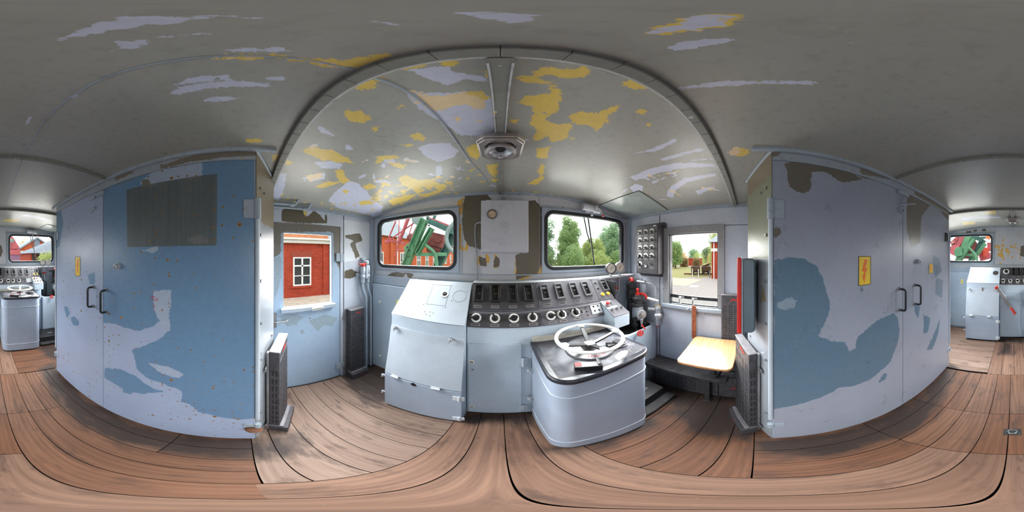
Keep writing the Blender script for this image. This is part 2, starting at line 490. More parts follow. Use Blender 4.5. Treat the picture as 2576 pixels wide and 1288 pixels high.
CC_ = """1028,228 1080,240 1150,235 1200,240 1222,251 1215,277 1180,270 1130,266 1090,276 1052,260
1133,296 1156,293 1150,307
1184,300 1216,302 1200,308
800,154 840,158 870,164 845,168 805,162
765,446 792,436 818,434 800,448 780,457
1830,385 1850,372 1866,384 1845,392
520,145 600,142 640,144 560,147""".split('\n')
for L in (CY_, CL_, CC_): L[:] = [l for l in L if l.strip()]
random.seed(11)
def flake(x, y, a, b, n=9):
    ph = random.uniform(0, pi); q = []
    for k in range(n):
        t = 2*pi*k/n; r = random.uniform(.45, 1.15); u, w = a*r*cos(t), b*r*sin(t); q.append((x+u*cos(ph)-w*sin(ph), y+u*sin(ph)+w*cos(ph)))
    return q
FLK = [flake(random.gauss(-.72, .27), random.gauss(1.12, .14), random.uniform(.012, .05), random.uniform(.006, .022)) for _ in range(70)]
FLK += [flake(-1.28+random.gauss(0, .04), random.uniform(.25, 1.3), random.uniform(.01, .04), random.uniform(.006, .015)) for _ in range(26)]
FLK += [flake(random.uniform(-1.2, 1.2), 1.36-abs(random.gauss(0, .015)), random.uniform(.02, .05), .008) for _ in range(24)]
FLW = [flake(random.gauss(-.55, .35), random.gauss(.95, .22), random.uniform(.015, .06), random.uniform(.005, .015)) for _ in range(34)]
FLW += [flake(random.gauss(1.0, .15), random.gauss(.7, .25), random.uniform(.02, .09), random.uniform(.004, .010)) for _ in range(26)]
# rim of bare yellow around the biggest peeled patch right of the middle
CE_ = ["1610,88 1650,68 1690,66 1715,48 1770,40 1844,36 1838,64 1812,74 1770,70 1784,82 1700,77 1690,89 1640,87"]
M['ceiling'] = paint('ceiling_paint', srgb(156, 157, 149), [
    ('edge', YEL, .02, 16, 1), ('bare', srgb(190, 195, 212), .02, 18, 1), ('primer', YEL, .03, 26, 1), ('cream', CREAM, .04, 20, 1)],
    rough=.32, dirt=.3, tint=.06, bump=.1)
ceil = struct(sheet('ceiling', lines(-1.43, 1.43, .0105), lines(YR-.05, YF+.05, .0105), lambda x, y: (x, y, zroof(x)), M['ceiling'],
    wear={'primer': [roofP(s) for s in CY_]+FLK+[[(.2, -1.95), (.32, -1.93), (.35, -2.1), (.22, -2.15)], [(-.5, -2.5), (-.3, -2.42), (-.2, -2.6), (-.45, -2.66)], [(.6, -2.6), (.8, -2.5), (.85, -2.7), (.65, -2.75)]],
          'bare': [roofP(s) for s in CL_]+FLW+[[(-.9, -2.2), (-.5, -2.1), (-.45, -2.2), (-.85, -2.3)], [(.15, -2.3), (.7, -2.2), (.75, -2.32), (.2, -2.4)]],
          'cream': [roofP(s) for s in CC_]+FLW[::4], 'edge': [roofP(s) for s in CE_]}, solid=.04))
M['worn_edge'] = paint('worn_white_edge', srgb(182, 184, 186), dirt=.8, rough=.5, chips=.5, chip_col=YEL)
# ribs, beam and seams of the roof
def arch(mb, y0, y1, x0, x1, dep, n=36, T=None):
    xs = [x0+(x1-x0)*k/n for k in range(n+1)]
    for a, b in zip(xs, xs[1:]):
        za, zb = zroof(a), zroof(b)
        mb.add([(a,y0,za-dep),(b,y0,zb-dep),(b,y1,zb-dep),(a,y1,za-dep),(a,y0,za+.01),(b,y0,zb+.01),(b,y1,zb+.01),(a,y1,za+.01)],
               [(3,2,1,0),(4,5,6,7),(0,1,5,4),(1,2,6,5),(2,3,7,6),(3,0,4,7)], T)
for i, (T, nm) in enumerate(((None, 'trim_1'), (HALF, 'trim_2'))):
    m = MB(); arch(m, .165, .198, -1.41, 1.41, .026, T=T); arch(m, .160, .206, -1.41, 1.41, .006, T=T)
    struct(m.build(nm, M['rib'], bevel=.003))
    m = MB(T); m.box(-.018, .018, .2, .62, 2.062, 2.095); m.box(-.022, .022, .2, .62, 2.08, 2.095); m.box(-.011, .011, .62, 1.39, 2.066, 2.095)
    struct(m.build('trim_%d' % (i+3), M['rib'], bevel=.003))
    m = MB(T); arch(m, .2065, .2105, -1.40, 1.40, .004); arch(m, .198, .203, -1.40, 1.40, .020); m.box(-.0195, -.0155, .22, .58, 2.0605, 2.066); m.box(.0155, .0195, .22, .58, 2.0605, 2.066)
    struct(m.build('trim_%d' % (i+25), M['worn_edge']))
    # welded seam left of the beam
    m = MB(T); p = [Vector((x, y, zroof(x)-.0005)) for x, y in ((-.205, .2), (-.19, .32), (-.182, .6), (-.165, .85), (-.12, 1.0), (-.1, 1.12), (-.09, 1.2))]
    m.tube(arc_path(p, .1), .005, 6); struct(m.build('trim_%d' % (i+5), M['trim']))
    # moulding where the roof meets the end wall and the side walls
    m = MB(T); arch(m, 1.365, 1.395, -1.40, 1.40, .018); m.box(-1.402, -1.376, .18, 1.39, 1.955, 1.99); m.box(1.376, 1.402, .05, 1.39, 1.955, 1.99)
    struct(m.build('trim_%d' % (i+7), M['trim'], bevel=.003))
m = MB(); arch(m, -.81, -.79, -.74, .74, .016); struct(m.build('trim_9', M['rib'], bevel=.002))
m = MB(); m.tube([Vector((x, y, zroof(x)-.0005)) for x, y in ((-.205, .16), (-.2, -.1), (-.175, -.5), (-.178, -.9), (-.185, -1.3), (-.19, -1.86))], .003, 6)
struct(m.build('trim_10', M['trim']))

# ------------------------------------------------------------------ end walls with two windows each
WX0, WX1, WZ0, WZ1 = .385, 1.29, 1.395, 1.935
def wallP(s): return [(on_y(*p, YF).x, on_y(*p, YF).z) for p in pts(s)]
FB = """1170,490 1224,486 1236,502 1212,507 1212,630 1196,622 1176,618 1168,600 1162,560 1165,520
1325,506 1345,503 1362,520 1366,640 1362,665 1350,690 1300,702 1296,640 1325,636
1205,645 1222,648 1226,672 1208,668
1245,645 1258,650 1255,672 1240,676
975,690 1000,683 1020,690 1005,706 985,716
1018,685 1045,690 1030,702
1395,523 1420,521 1420,525 1395,527
1417,508 1420,508 1420,518 1417,518""".split('\n')
FY = """1150,505 1165,498 1166,530 1155,546 1149,530
1153,560 1162,568 1160,610 1170,638 1155,622
1170,610 1182,602 1180,612 1170,640
1198,655 1208,640 1216,660 1206,672
1222,640 1232,645 1231,662 1224,660
1243,642 1250,640 1250,676 1242,672
1296,640 1302,690 1294,690
1343,615 1364,608 1363,642 1350,628
1296,695 1350,688 1364,676 1320,704 1298,702
1352,520 1364,514 1364,530
1345,668 1364,656 1360,690 1352,684
983,688 990,686 988,712 980,708""".split('\n')
LOWBLUE = [(-1.42, -.05), (1.42, -.05), (1.42, 1.30), (-1.42, 1.30)]
M['end_wall'] = paint('end_wall_paint', srgb(184, 186, 190), [('low', srgb(164, 183, 198), .0, 5, 1), ('primer', srgb(207, 160, 62), .03, 24, 1), ('brown', BROWN, .022, 20, 1)], dirt=.22, rough=.36, chips=.12)
def end_wall(nm, T, wear):
    holes = [(WX0, WX1, WZ0, WZ1), (-WX1, -WX0, WZ0, WZ1)]
    return struct(sheet(nm, lines(-1.40, 1.40, .0125, (WX0, WX1, -WX0, -WX1)), lines(-.03, 2.10, .0125, (WZ0, WZ1)),
        lambda x, z: (x, YF, min(z, zroof(x)+.015)), M['end_wall'], holes, wear, solid=.05, inside=(0, -.85, 1.2), T=T))
end_wall('wall_front', None, {'low': [LOWBLUE], 'brown': [wallP(s) for s in FB], 'primer': [wallP(s) for s in FY]})
RFL = [flake(random.gauss(-.2, .07), random.gauss(1.62, .1), random.uniform(.015, .06), random.uniform(.01, .035)) for _ in range(26)]+[flake(random.gauss(.0, .1), random.gauss(1.66, .09), random.uniform(.01, .05), random.uniform(.008, .02)) for _ in range(20)]
end_wall('wall_rear', HALF, {'low': [LOWBLUE], 'brown': [[(.14, 1.52), (.24, 1.50), (.27, 1.62), (.24, 1.74), (.16, 1.70)], [(-.75, 2.0), (-.68, 2.0), (-.68, 2.04), (-.75, 2.03)], [(-.6, 2.0), (-.5, 2.0), (-.52, 2.05), (-.58, 2.05)], [(-.9, 1.985), (-.8, 1.985), (-.8, 2.02), (-.9, 2.01)]], 'primer': RFL})
def glass():
    t = NT('window_glass'); t.t.nodes.remove(t.b)
    tr = t.n('ShaderNodeBsdfTransparent'); tr.inputs[0].default_value = (.97, .99, .985, 1)
    gl = t.n('ShaderNodeBsdfGlossy'); gl.inputs['Roughness'].default_value = .03
    fr = t.n('ShaderNodeFresnel'); fr.inputs['IOR'].default_value = 1.45
    mx = t.n('ShaderNodeMixShader'); t.l(t.math('MULTIPLY', fr.outputs[0], .10), mx.inputs[0]); t.l(tr.outputs[0], mx.inputs[1]); t.l(gl.outputs[0], mx.inputs[2])
    t.l(mx.outputs[0], t.out.inputs[0]); return t.m
M['glass'] = glass()
def end_window(nm, cx, T):
    r = sroot(nm, (T @ Vector((cx, YF, 1.40))) if T else (cx, YF, 1.40))
    F = frame((cx, YF, 1.666), (1, 0, 0), (0, 0, 1))     # local z points to -y (into the cab)
    m = MB(T); m.ring(rrect(.958, .59, .004, 8), rrect(.90, .53, .085, 8), .013, F); m.build('frame', M['grey_blue'], r, bevel=.003)
    m = MB(T); m.ring(rrect(.925, .556, .095, 8), rrect(.850, .482, .062, 8), .045, F, z0=-.03); m.build('gasket', M['rubber'], r, bevel=.008, seg=3)
    m = MB(T); m.prism(rrect(.862, .494, .066, 8), .004, F, z0=-.03); m.build('pane', M['glass'], r)
    m = MB(T); m.box(cx-.50, cx+.50, YF-.02, YF, 1.963, 1.972); m.build('top_rail', M['trim'], r, bevel=.002)
end_window('window_1', -.8375, None); end_window('window_2', .8375, None)
end_window('window_3', -.8375, HALF); end_window('window_4', .8375, HALF)
def wall_strips(k, T):
    m = MB(T)
    m.box(-1.40, 1.40, YF-.012, YF, 1.352, 1.362)                      # ledge line under the windows
    m.box(-.335, -.331, YF-.004, YF, 1.36, 2.05); m.box(.335, .339, YF-.004, YF, 1.36, 2.05)
    m.box(-1.40, -1.362, YF-.038, YF, .0, 1.97); m.box(1.362, 1.40, YF-.038, YF, .86, 1.97)
    m.box(-1.36, -.77, YF-.02, YF, 1.205, 1.30)
    struct(m.build('trim_%d' % k, M['grey_blue'], bevel=.004))
wall_strips(11, None); wall_strips(12, HALF)

# ------------------------------------------------------------------ side walls
def sideP(s, X): return [(on_x(*p, X).y, on_x(*p, X).z) for p in pts(s)]
DY0, DY1, DZ1 = .249, .935, 1.823
OY0, OY1, OZ0, OZ1 = .334, .84, 1.035, 1.735
M['side_wall'] = paint('side_wall_paint', srgb(184, 191, 202), [('fresh', srgb(214, 219, 226), .02, 12, .8), ('brown', BROWN, .022, 20, 1), ('primer', YEL, .03, 26, 1)], dirt=.16, rough=.4, chips=.1)
LW = {'brown': [sideP(s, -HW) for s in ("709,526 745,522 770,528 772,545 790,530 805,540 820,562 760,562 708,556", "817,540 822,540 823,562 818,562", "868,592 905,586 912,605 895,612 882,602 870,600", "866,682 885,676 905,690 880,702 866,700", "880,612 890,605 905,645 895,650")],
      'primer': [sideP("765,526 772,532 770,545 762,530", -HW)], 'fresh': [sideP("862,552 932,562 930,650 862,660", -HW)]}
rot = lambda y0, y1: (2*YC-y1, 2*YC-y0)
ry = rot(OY0, OY1); rd = rot(DY0, DY1)
struct(sheet('wall_left', lines(YR, YF, .0125, (DY0, DY1)+ry), lines(-.03, 2.0, .0125, (DZ1, OZ0, OZ1)), lambda y, z: (-HW, y, z), M['side_wall'],
    [(DY0, DY1, .0, DZ1), (ry[0], ry[1], OZ0, OZ1)], LW, solid=.05))
struct(sheet('wall_right', lines(YR, YF, .0125, (OY0, OY1)+rd), lines(-.03, 2.0, .0125, (DZ1, OZ0, OZ1)), lambda y, z: (HW, y, z), M['side_wall'],
    [(rd[0], rd[1], .0, DZ1), (OY0, OY1, OZ0, OZ1)], {'brown': [[(-5, -5), (-5.1, -5), (-5, -5.1)]], 'fresh': [[(-5, -5), (-5.1, -5), (-5, -5.1)]], 'primer': [[(-5, -5), (-5.1, -5), (-5, -5.1)]]}, solid=.05))
M['door'] = paint('door_paint', srgb(154, 175, 196), [('brown', srgb(108, 101, 88), .03, 20, .95), ('patch', srgb(140, 156, 166), .025, 16, 1)], dirt=.2, rough=.4, chips=.22, chip_col=srgb(140, 95, 60), tint=.06, axis='x')
DW = {'brown': [sideP(s, -HW) for s in ("680,555 860,568 860,690 842,650 838,584 708,584 707,640 680,650",)], 'patch': [sideP(s, -HW) for s in
      ("700,795 725,788 770,798 752,806 745,818 722,820", "775,806 815,792 850,800 836,822 815,818 800,834 785,818", "755,832 765,830 765,842 756,842", "690,650 707,642 708,700 690,760")]}
def side_door(nm, T, handle=True):
    r = sroot(nm, (T @ Vector((-HW-.005, .6, 0))) if T else (-HW-.005, .6, 0))
    g = .006
    o = sheet('leaf', lines(DY0+g, DY1-g, .0125, (OY0, OY1)), lines(.012, DZ1-g, .0125, (OZ0, OZ1)), lambda y, z: (-HW-.004, y, z), M['door'],
        [(OY0, OY1, OZ0, OZ1)], DW, solid=.035, parent=r, T=T, inside=(0, -.85, 1.2))
    F = frame((-HW, (OY0+OY1)/2, (OZ0+OZ1)/2), (0, 1, 0), (0, 0, 1))      # z -> +x (into the cab)
    w, h = OY1-OY0, OZ1-OZ0
    m = MB(T); m.ring(rrect(w+.012, h+.012, .004, 2), rrect(w-.02, h-.02, .003, 2), .03, F, z0=-.035); m.build('window_frame', M['trim'], r, bevel=.002)
    m = MB(T); m.box(-HW-.03, -HW+.035, OY0-.02, OY1+.02, OZ0-.035, OZ0+.004); m.build('window_sill', M['grey_blue'], r, bevel=.004)
    m = MB(T); m.box(-HW-.048, -HW-.042, OY0-.02, OY1+.02, OZ0-.05, OZ0+.06); m.build('lowered_pane', M['glass'], r)
    m = MB(T); m.prism(rrect(.12, .045, .02, 5), .012, frame((-HW+.03, .66, OZ0-.02), (0, 1, 0), (.5, 0, .8))); m.build('lift_lug', M['white'], r, bevel=.004)
    m = MB(T)
    for z in (.18, 1.50):
        m.box(-HW-.004, -HW+.012, DY1-.055, DY1-.01, z-.035, z+.05); m.cyl((-HW+.006, DY1-.004, z-.05), (-HW+.006, DY1-.004, z+.055), .011, n=10); m.box(-HW-.004, -HW+.008, DY1+.004, DY1+.045, z-.03, z+.04)
    m.build('hinge', M['trim'], r, bevel=.002)
    m = MB(T); hp = on_x(700, 832, -HW+.03)
    m.tube(arc_path([(-HW, hp.y-.035, .92), (-HW+.045, hp.y-.03, .92), (-HW+.045, hp.y+.075, .925), (-HW+.04, hp.y+.085, .94)], .02), .0075, 8); m.box(-HW-.004, -HW+.004, hp.y-.06, hp.y-.01, .85, 1.0)
    m.build('door_handle', M['steel'], r)
    m = MB(T); m.box(-HW-.02, -HW+.006, DY0, DY1, 0, .012); m.build('threshold', M['darksteel'], r)
side_door('door_1', None); side_door('door_2', HALF)

M['worn_frame'] = paint('worn_window_frame', srgb(142, 144, 146), dirt=.5, rough=.42, chips=.3, chip_col=srgb(110, 98, 86), axis='x')
def side_window(nm, T):
    r = sroot(nm, (T @ Vector((HW, .59, 1.03))) if T else (HW, .59, 1.03))
    F = frame((HW, (OY0+OY1)/2, 1.383), (0, -1, 0), (0, 0, 1))           # z -> -x
    m = MB(T); m.ring(rrect(.62, .835, .006, 3), rrect(OY1-OY0-.004, .70, .006, 3), .016, frame((HW, .585, 1.385), (0, -1, 0), (0, 0, 1))); m.build('frame', M['worn_frame'], r, bevel=.004)
    m = MB(T)
    m.box(HW+.0, HW+.045, OY0, OY0+.008, OZ0, OZ1); m.box(HW+.0, HW+.045, OY1-.02, OY1-.012, OZ0, OZ1); m.box(HW, HW+.045, OY0, OY1, OZ1-.008, OZ1)
    m.build('guide', M['darksteel'], r)
    m = MB(T); m.box(HW+.018, HW+.03, OY0+.008, OY1-.02, OZ0+.065, OZ0+.098); m.box(HW+.018, HW+.03, OY0+.008, OY1-.02, OZ0+.004, OZ0+.018)
    m.build('sash_bar', M['black'], r, bevel=.002)
    m = MB(T); m.box(HW+.022, HW+.027, OY0+.008, OY1-.02, OZ0+.01, OZ0+.07); m.build('pane', M['glass'], r)
    for q, y in enumerate((.70, .565)):
        m = MB(T); m.tube(arc_path([(HW+.018, y, OZ0+.075), (HW-.03, y, OZ0+.085), (HW-.035, y, OZ0+.025), (HW-.005, y, OZ0+.015)], .02), .006, 8); m.box(HW+.006, HW+.018, y-.03, y+.03, OZ0+.066, OZ0+.086)
        m.build('pull_hook', M['steel'], r)
    m = MB(T); m.box(HW-.035, HW+.02, .27, .90, OZ0-.035, OZ0); m.build('sill', M['grey_blue'], r, bevel=.004)
side_window('window_5', None); side_window('window_6', HALF)
m = MB(); m.box(HW-.003, HW, .942, .947, .0, 1.95); m.box(HW-.003, HW, .05, .28, 1.79, 1.794)
m.box(-HW, -HW+.003, .972, .977, 0, 1.95)
struct(m.build('trim_13', M['hole']))
# ------------------------------------------------------------------ plank floor
def wood_floor():
    t = NT('worn_plank'); uv = t.coord('UV'); ob = t.coord('Object')
    tone = t.n('ShaderNodeAttribute', attribute_name='tone').outputs['Fac']; dirt = t.n('ShaderNodeAttribute', attribute_name='soil_dark').outputs['Fac']
    bay = t.n('ShaderNodeAttribute', attribute_name='bay').outputs['Fac']
    g0 = t.noise(t.mapping(uv, (.5, 5, 1)), 2.2, 5, .6, .6)
    wv = t.n('ShaderNodeTexWave', wave_type='BANDS', bands_direction='Y'); wv.inputs['Scale'].default_value = 3.2; wv.inputs['Distortion'].default_value = 16
    wv.inputs['Detail'].default_value = 2.5; wv.inputs['Detail Scale'].default_value = .55; wv.inputs['Detail Roughness'].default_value = .6; t.l(t.mapping(uv, (.35, 3.2, 1)), wv.inputs['Vector'])
    g1 = t.noise(t.mapping(uv, (2.2, 150, 1)), 1.0, 6, .65); g2 = t.noise(t.mapping(uv, (1.1, 22, 1)), 1.6, 5, .6)
    g = t.math('ADD', t.math('MULTIPLY', wv.outputs['Fac'], .07), t.math('ADD', t.math('MULTIPLY', g1, .30), t.math('ADD', t.math('MULTIPLY', g0, .28), t.math('MULTIPLY', g2, .30))))
    lo = t.mix(bay, srgb(78, 49, 35), srgb(124, 101, 88)); hi = t.mix(bay, srgb(140, 93, 64), srgb(172, 149, 133))
    c = t.mix(t.ramp(g, .30, .62), lo, hi)
    c = t.mix(t.ramp(tone, 0, 1, 0, .34), c, srgb(88, 60, 44))
    w = t.noise(t.mapping(uv, (1.2, 3.5, 1)), 3.2, 7, .66)
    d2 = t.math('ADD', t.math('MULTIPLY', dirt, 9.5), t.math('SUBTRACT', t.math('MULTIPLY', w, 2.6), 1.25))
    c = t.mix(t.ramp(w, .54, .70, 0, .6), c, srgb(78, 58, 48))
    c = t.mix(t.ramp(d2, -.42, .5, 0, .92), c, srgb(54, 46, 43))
    sp = t.noise(ob, 140, 2); c = t.mix(t.ramp(sp, .74, .78, 0, .35), c, srgb(190, 180, 165))
    t.setv(col=c, rough=t.ramp(g, .2, .8, .62, .5), spec=.35)
    t.bump(t.math('ADD', g, t.math('MULTIPLY', g1, .7)), .16, .003)
    return t.m
M['floor'] = wood_floor()
random.seed(4)
def floorP(s): return [(on_z(*p, 0).x, on_z(*p, 0).y) for p in pts(s)]
SOIL_DARK = [[(-.74, .12), (-.54, .10), (-.52, -.2), (-.48, -.7), (-.52, -1.2), (-.56, -1.75), (-.74, -1.8)],
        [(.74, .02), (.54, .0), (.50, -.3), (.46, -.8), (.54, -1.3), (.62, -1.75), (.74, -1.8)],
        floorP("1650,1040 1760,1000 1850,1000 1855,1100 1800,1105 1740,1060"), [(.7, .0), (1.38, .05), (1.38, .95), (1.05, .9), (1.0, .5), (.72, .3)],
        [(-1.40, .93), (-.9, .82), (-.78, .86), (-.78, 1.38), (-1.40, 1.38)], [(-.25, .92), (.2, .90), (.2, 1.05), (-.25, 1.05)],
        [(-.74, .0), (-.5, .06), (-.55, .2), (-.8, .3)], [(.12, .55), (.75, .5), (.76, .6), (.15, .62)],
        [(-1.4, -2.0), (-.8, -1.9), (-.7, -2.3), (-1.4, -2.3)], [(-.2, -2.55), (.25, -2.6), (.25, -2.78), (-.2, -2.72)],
        [(.0, -2.2), (.18, -2.2), (.15, -2.6), (.02, -2.6)]]  # soil along the cabinets; also darker zones under the seat, in corners, by desks
FV = []; FF = []; FUV = []; FT = []; FB_ = []
def plank(x0, x1, y0, y1, along, bay, tone=None):
    g = .0021; x0 += g; x1 -= g; y0 += g; y1 -= g
    nx = max(1, round((x1-x0)/.04)); ny = max(1, round((y1-y0)/.04)); k = len(FV); ou, ov = random.uniform(0, 40), random.uniform(0, 40)
    tn = random.random() if tone is None else tone; dz = random.uniform(-.0012, 0)
    for i in range(nx+1):
        for j in range(ny+1):
            x = x0+(x1-x0)*i/nx; y = y0+(y1-y0)*j/ny; FV.append((x, y, dz)); FT.append(tn); FB_.append(bay)
            FUV.append((ou+(x if along == 'x' else y), ov+(y if along == 'x' else x)))
    for i in range(nx):
        for j in range(ny): a = k+i*(ny+1)+j; FF.append((a, a+ny+1, a+ny+2, a+1))
    b = [k+i*(ny+1) for i in range(nx+1)]+[k+nx*(ny+1)+j for j in range(1, ny+1)]+[k+i*(ny+1)+ny for i in range(nx-1, -1, -1)]+[k+j for j in range(ny-1, 0, -1)]
    q = len(FV)
    for v in b: FV.append((FV[v][0], FV[v][1], -.03)); FUV.append(FUV[v]); FT.append(1); FB_.append(bay)
    n = len(b)
    for i in range(n): j = (i+1) % n; FF.append((b[j], b[i], q+i, q+j))
def half(f):
    def p(x0, x1, y0, y1, along, bay, tone=None):
        plank(x0, x1, y0, y1, along, bay, tone)
        if f: plank(-x1, -x0, 2*YC-y1, 2*YC-y0, along, bay, tone)
    return p
P2 = half(True)
ys = [.03, .12, .265, .41, .565, .72, .88, 1.05, 1.22, 1.39]
for a, b in zip(ys, ys[1:]): P2(-1.40, -.265, a, b, 'x', .9 if a < .9 else .55)
for a, b in zip([.01, .12, .28, .45, .60, .8, 1.0, 1.2], [.12, .28, .45, .60, .8, 1.0, 1.2, 1.39]): P2(.32, 1.40, a, b, 'x', .06, .75)
for a, b in zip([-.265, -.12, .02, .15], [-.12, .02, .15, .32]):
    plank(a, b, -.56, 1.39, 'y', .38); plank(-b, -a, YR, -1.70, 'y', .45)
P2(-1.40, -.74, -.1, .03, 'x', .5); P2(.74, 1.40, -.1, .01, 'x', .1)
xs = [-.76, -.62, -.50, -.385, -.265, -.12, .02, .15, .32, .46, .60, .76]
for a, b in zip(xs, xs[1:]):
    y1 = .03 if b <= -.26 else (.02 if b < .33 else .01)
    if a < -.2: segs = [(-1.70, -.30 if a < -.6 else -1.04), (-.30 if a < -.6 else -1.04, y1)]
    elif a < .3: segs = [(-1.70, -1.04), (-1.04, -.56)]
    else: segs = [(-1.70, -1.04), (-1.04, -.56), (-.56, y1)]
    for p, q in segs: plank(a, b, p, q, 'y', random.uniform(0, .25))
fm = bpy.data.meshes.new('floor'); fm.from_pydata(FV, [], FF); fm.materials.append(M['floor'])
uvl = fm.uv_layers.new(name='grain'); li = np.zeros(len(fm.loops), np.int32); fm.loops.foreach_get('vertex_index', li)
uvl.data.foreach_set('uv', np.array(FUV, np.float32)[li].ravel())
fa = np.array(FV); sd = poly_sd(fa[:, 0], fa[:, 1], SOIL_DARK); sd = np.where(fa[:, 2] < -.02, .4, sd)
for nm, arr in (('tone', FT), ('bay', FB_), ('soil_dark', sd)):
    at = fm.attributes.new(nm, 'FLOAT', 'POINT'); at.data.foreach_set('value', np.array(arr, np.float32))
fm.update(); fl = bpy.data.objects.new('floor', fm); COL.objects.link(fl); struct(fl)
m = MB(); m.box(-1.45, 1.45, YR-.05, YF+.05, -.06, -.028); struct(m.build('floor_base', M['hole']))
# recessed pull ring in the gangway floor
r = thing('pull_ring_plate', (.0, -.81, 0), 'small square steel plate with lifting ring let into the gangway floor', 'floor ring')
m = MB(); m.box(-.045, .045, -.85, -.775, -.004, .003); m.build('plate', M['darksteel'], r, bevel=.002)
m = MB(); m.torus((0, -.812, .006), .022, .004, n=24, m=8); m.cyl((-.02, -.79, .005), (.02, -.79, .005), .005, n=8); m.build('ring', M['steel'], r)
# ------------------------------------------------------------------ the two high-voltage equipment cabinets
CX = .72
LB = """255,392 640,388 650,1050 600,1056 540,1046 500,1036 478,1016 455,1011 460,985 440,976 400,960 375,955 345,930 333,880 370,867 410,850 424,830 418,800 400,806 385,820 355,832 330,830 300,818 255,808
262,925 300,928 340,945 380,975 410,985 360,991 320,985 290,966 262,950
315,980 335,988 330,992 312,988 305,980""".split('\n')
LL = """386,732 430,730 432,760 424,790 428,830 415,838 400,806 388,780
372,914 420,920 462,941 450,952 400,936
355,630 397,621 395,631 384,638
470,600 500,592 528,600 525,614 505,612 490,618
350,462 375,440 402,420 512,405 508,440 500,447 440,452 380,470""".split('\n')
LBR = """255,455 285,443 332,428 345,446 300,462 262,470
355,455 372,448 378,466 360,472""".split('\n')
LF = ["318,478 440,452 547,437 545,618 320,622"]
LW2 = """142,530 152,520 160,560 150,620 142,625
280,840 300,832 306,850 290,856
160,770 170,772 178,790 168,800
176,800 186,796 200,810 196,822 184,818
220,690 238,686 240,712 226,716
300,985 312,990 308,996""".split('\n')
def cabP(s, X): return [(on_x(*p, X).y, on_x(*p, X).z) for p in pts(s)]
NONE = [[(-9, -9), (-9.1, -9), (-9, -9.1)]]
M['cab_l'] = paint('cabinet_paint_left', srgb(152, 165, 190), [('blue', srgb(98, 130, 160), .022, 14, 1), ('light', srgb(154, 167, 186), .02, 22, 1), ('faded', srgb(96, 94, 76), .003, 18, .78, (1, 16, .45)), ('brown', srgb(112, 108, 96), .02, 20, 1)],
    dirt=.14, rough=.34, chips=.30, chip_col=srgb(146, 108, 62), tint=.05, axis='x')
M['cab_r'] = paint('cabinet_paint_right', srgb(146, 151, 164), [('blue', srgb(90, 114, 132), .022, 14, 1), ('light', srgb(132, 147, 160), .02, 20, 1), ('faded', srgb(104, 120, 134), .02, 20, .9), ('brown', srgb(104, 99, 89), .02, 20, 1)],
    dirt=.16, rough=.30, chips=.12, chip_col=srgb(150, 134, 92), tint=.05, axis='x')
RB = """1948,652 1985,645 2020,650 2050,668 2066,690 2077,720 2087,760 2085,790 2070,820 2058,845 2090,856 2126,862 2138,884 2152,876 2155,850 2190,818 2215,803 2250,788 2258,800 2263,830 2256,870 2240,910 2215,932 2190,955 2150,970 2110,976 2060,1002 2000,1020 1940,1030
2210,962 2222,940 2232,938 2226,955
2300,760 2315,770 2310,800 2302,790
2322,790 2340,800 2335,835 2322,840 2325,810
2330,880 2345,850 2365,800 2360,840 2345,880""".split('\n')
RL = """1953,762 1980,748 2006,757 1998,775 1962,780""".split('\n')
RBR = """1973,412 2010,400 2140,430 2167,452 2112,459 2090,440 2060,430 2042,432 2038,482 2020,488 1985,470
2165,418 2237,440 2230,459 2165,446
1945,575 1960,570 1968,590 1955,598 1945,595
2283,470 2330,488 2344,512 2330,530 2318,545 2315,610 2292,622 2280,570
2345,500 2388,522 2390,560 2372,540""".split('\n')
RF = """2160,722 2170,722 2172,732 2162,736
2345,640 2362,650 2370,680 2352,700
2355,700 2372,705 2370,750 2352,740""".split('\n')

def rod_handle(mb, x, s, y, z0, z1):
    mb.tube(arc_path([(x, y, z1), (x+s*.055, y, z1), (x+s*.055, y, z0), (x, y, z0)], .022), .0075, 8)
def bolt_arrow(mb, F, sx, sy):
    a = [(.25, .42), (-.02, .42), (-.30, -.02), (-.04, -.02), (-.16, -.20), (-.28, -.16), (-.06, -.46), (.08, -.12), (-.05, -.17), (.28, .10), (.04, .10)]
    mb.prism([(x*sx, y*sy) for x, y in a], .0012, F)
def warning(parent, x, s, y, z, w, h):
    F = frame((x, y, z), (0, s, 0), (0, 0, 1))     # local z towards the gangway
    m = MB(); m.prism(rrect(w, h, .003, 2), .0015, F); o = m.build('warning_sign', M['sign_yellow'], parent, label='yellow high voltage warning plate with orange lightning arrow')
    m = MB(); m.ring(rrect(w, h, .003, 2), rrect(w-.008, h-.008, .002, 2), .0022, F); bd = M['black']
    m.build('warning_border', M['sign_edge'], parent)
    m = MB(); bolt_arrow(m, Matrix.Translation((s*.0016, 0, 0)) @ F, w*.8, h*.9); m.build('warning_arrow', M['sign_red'], parent)
M['sign_yellow'] = simple('sign_yellow', srgb(222, 186, 22), .4, 0, .05)
M['sign_edge'] = simple('sign_edge', srgb(74, 74, 66), .5, 0, .1)
M['sign_red'] = simple('sign_orange_red', srgb(226, 106, 28), .45, 0, .08)

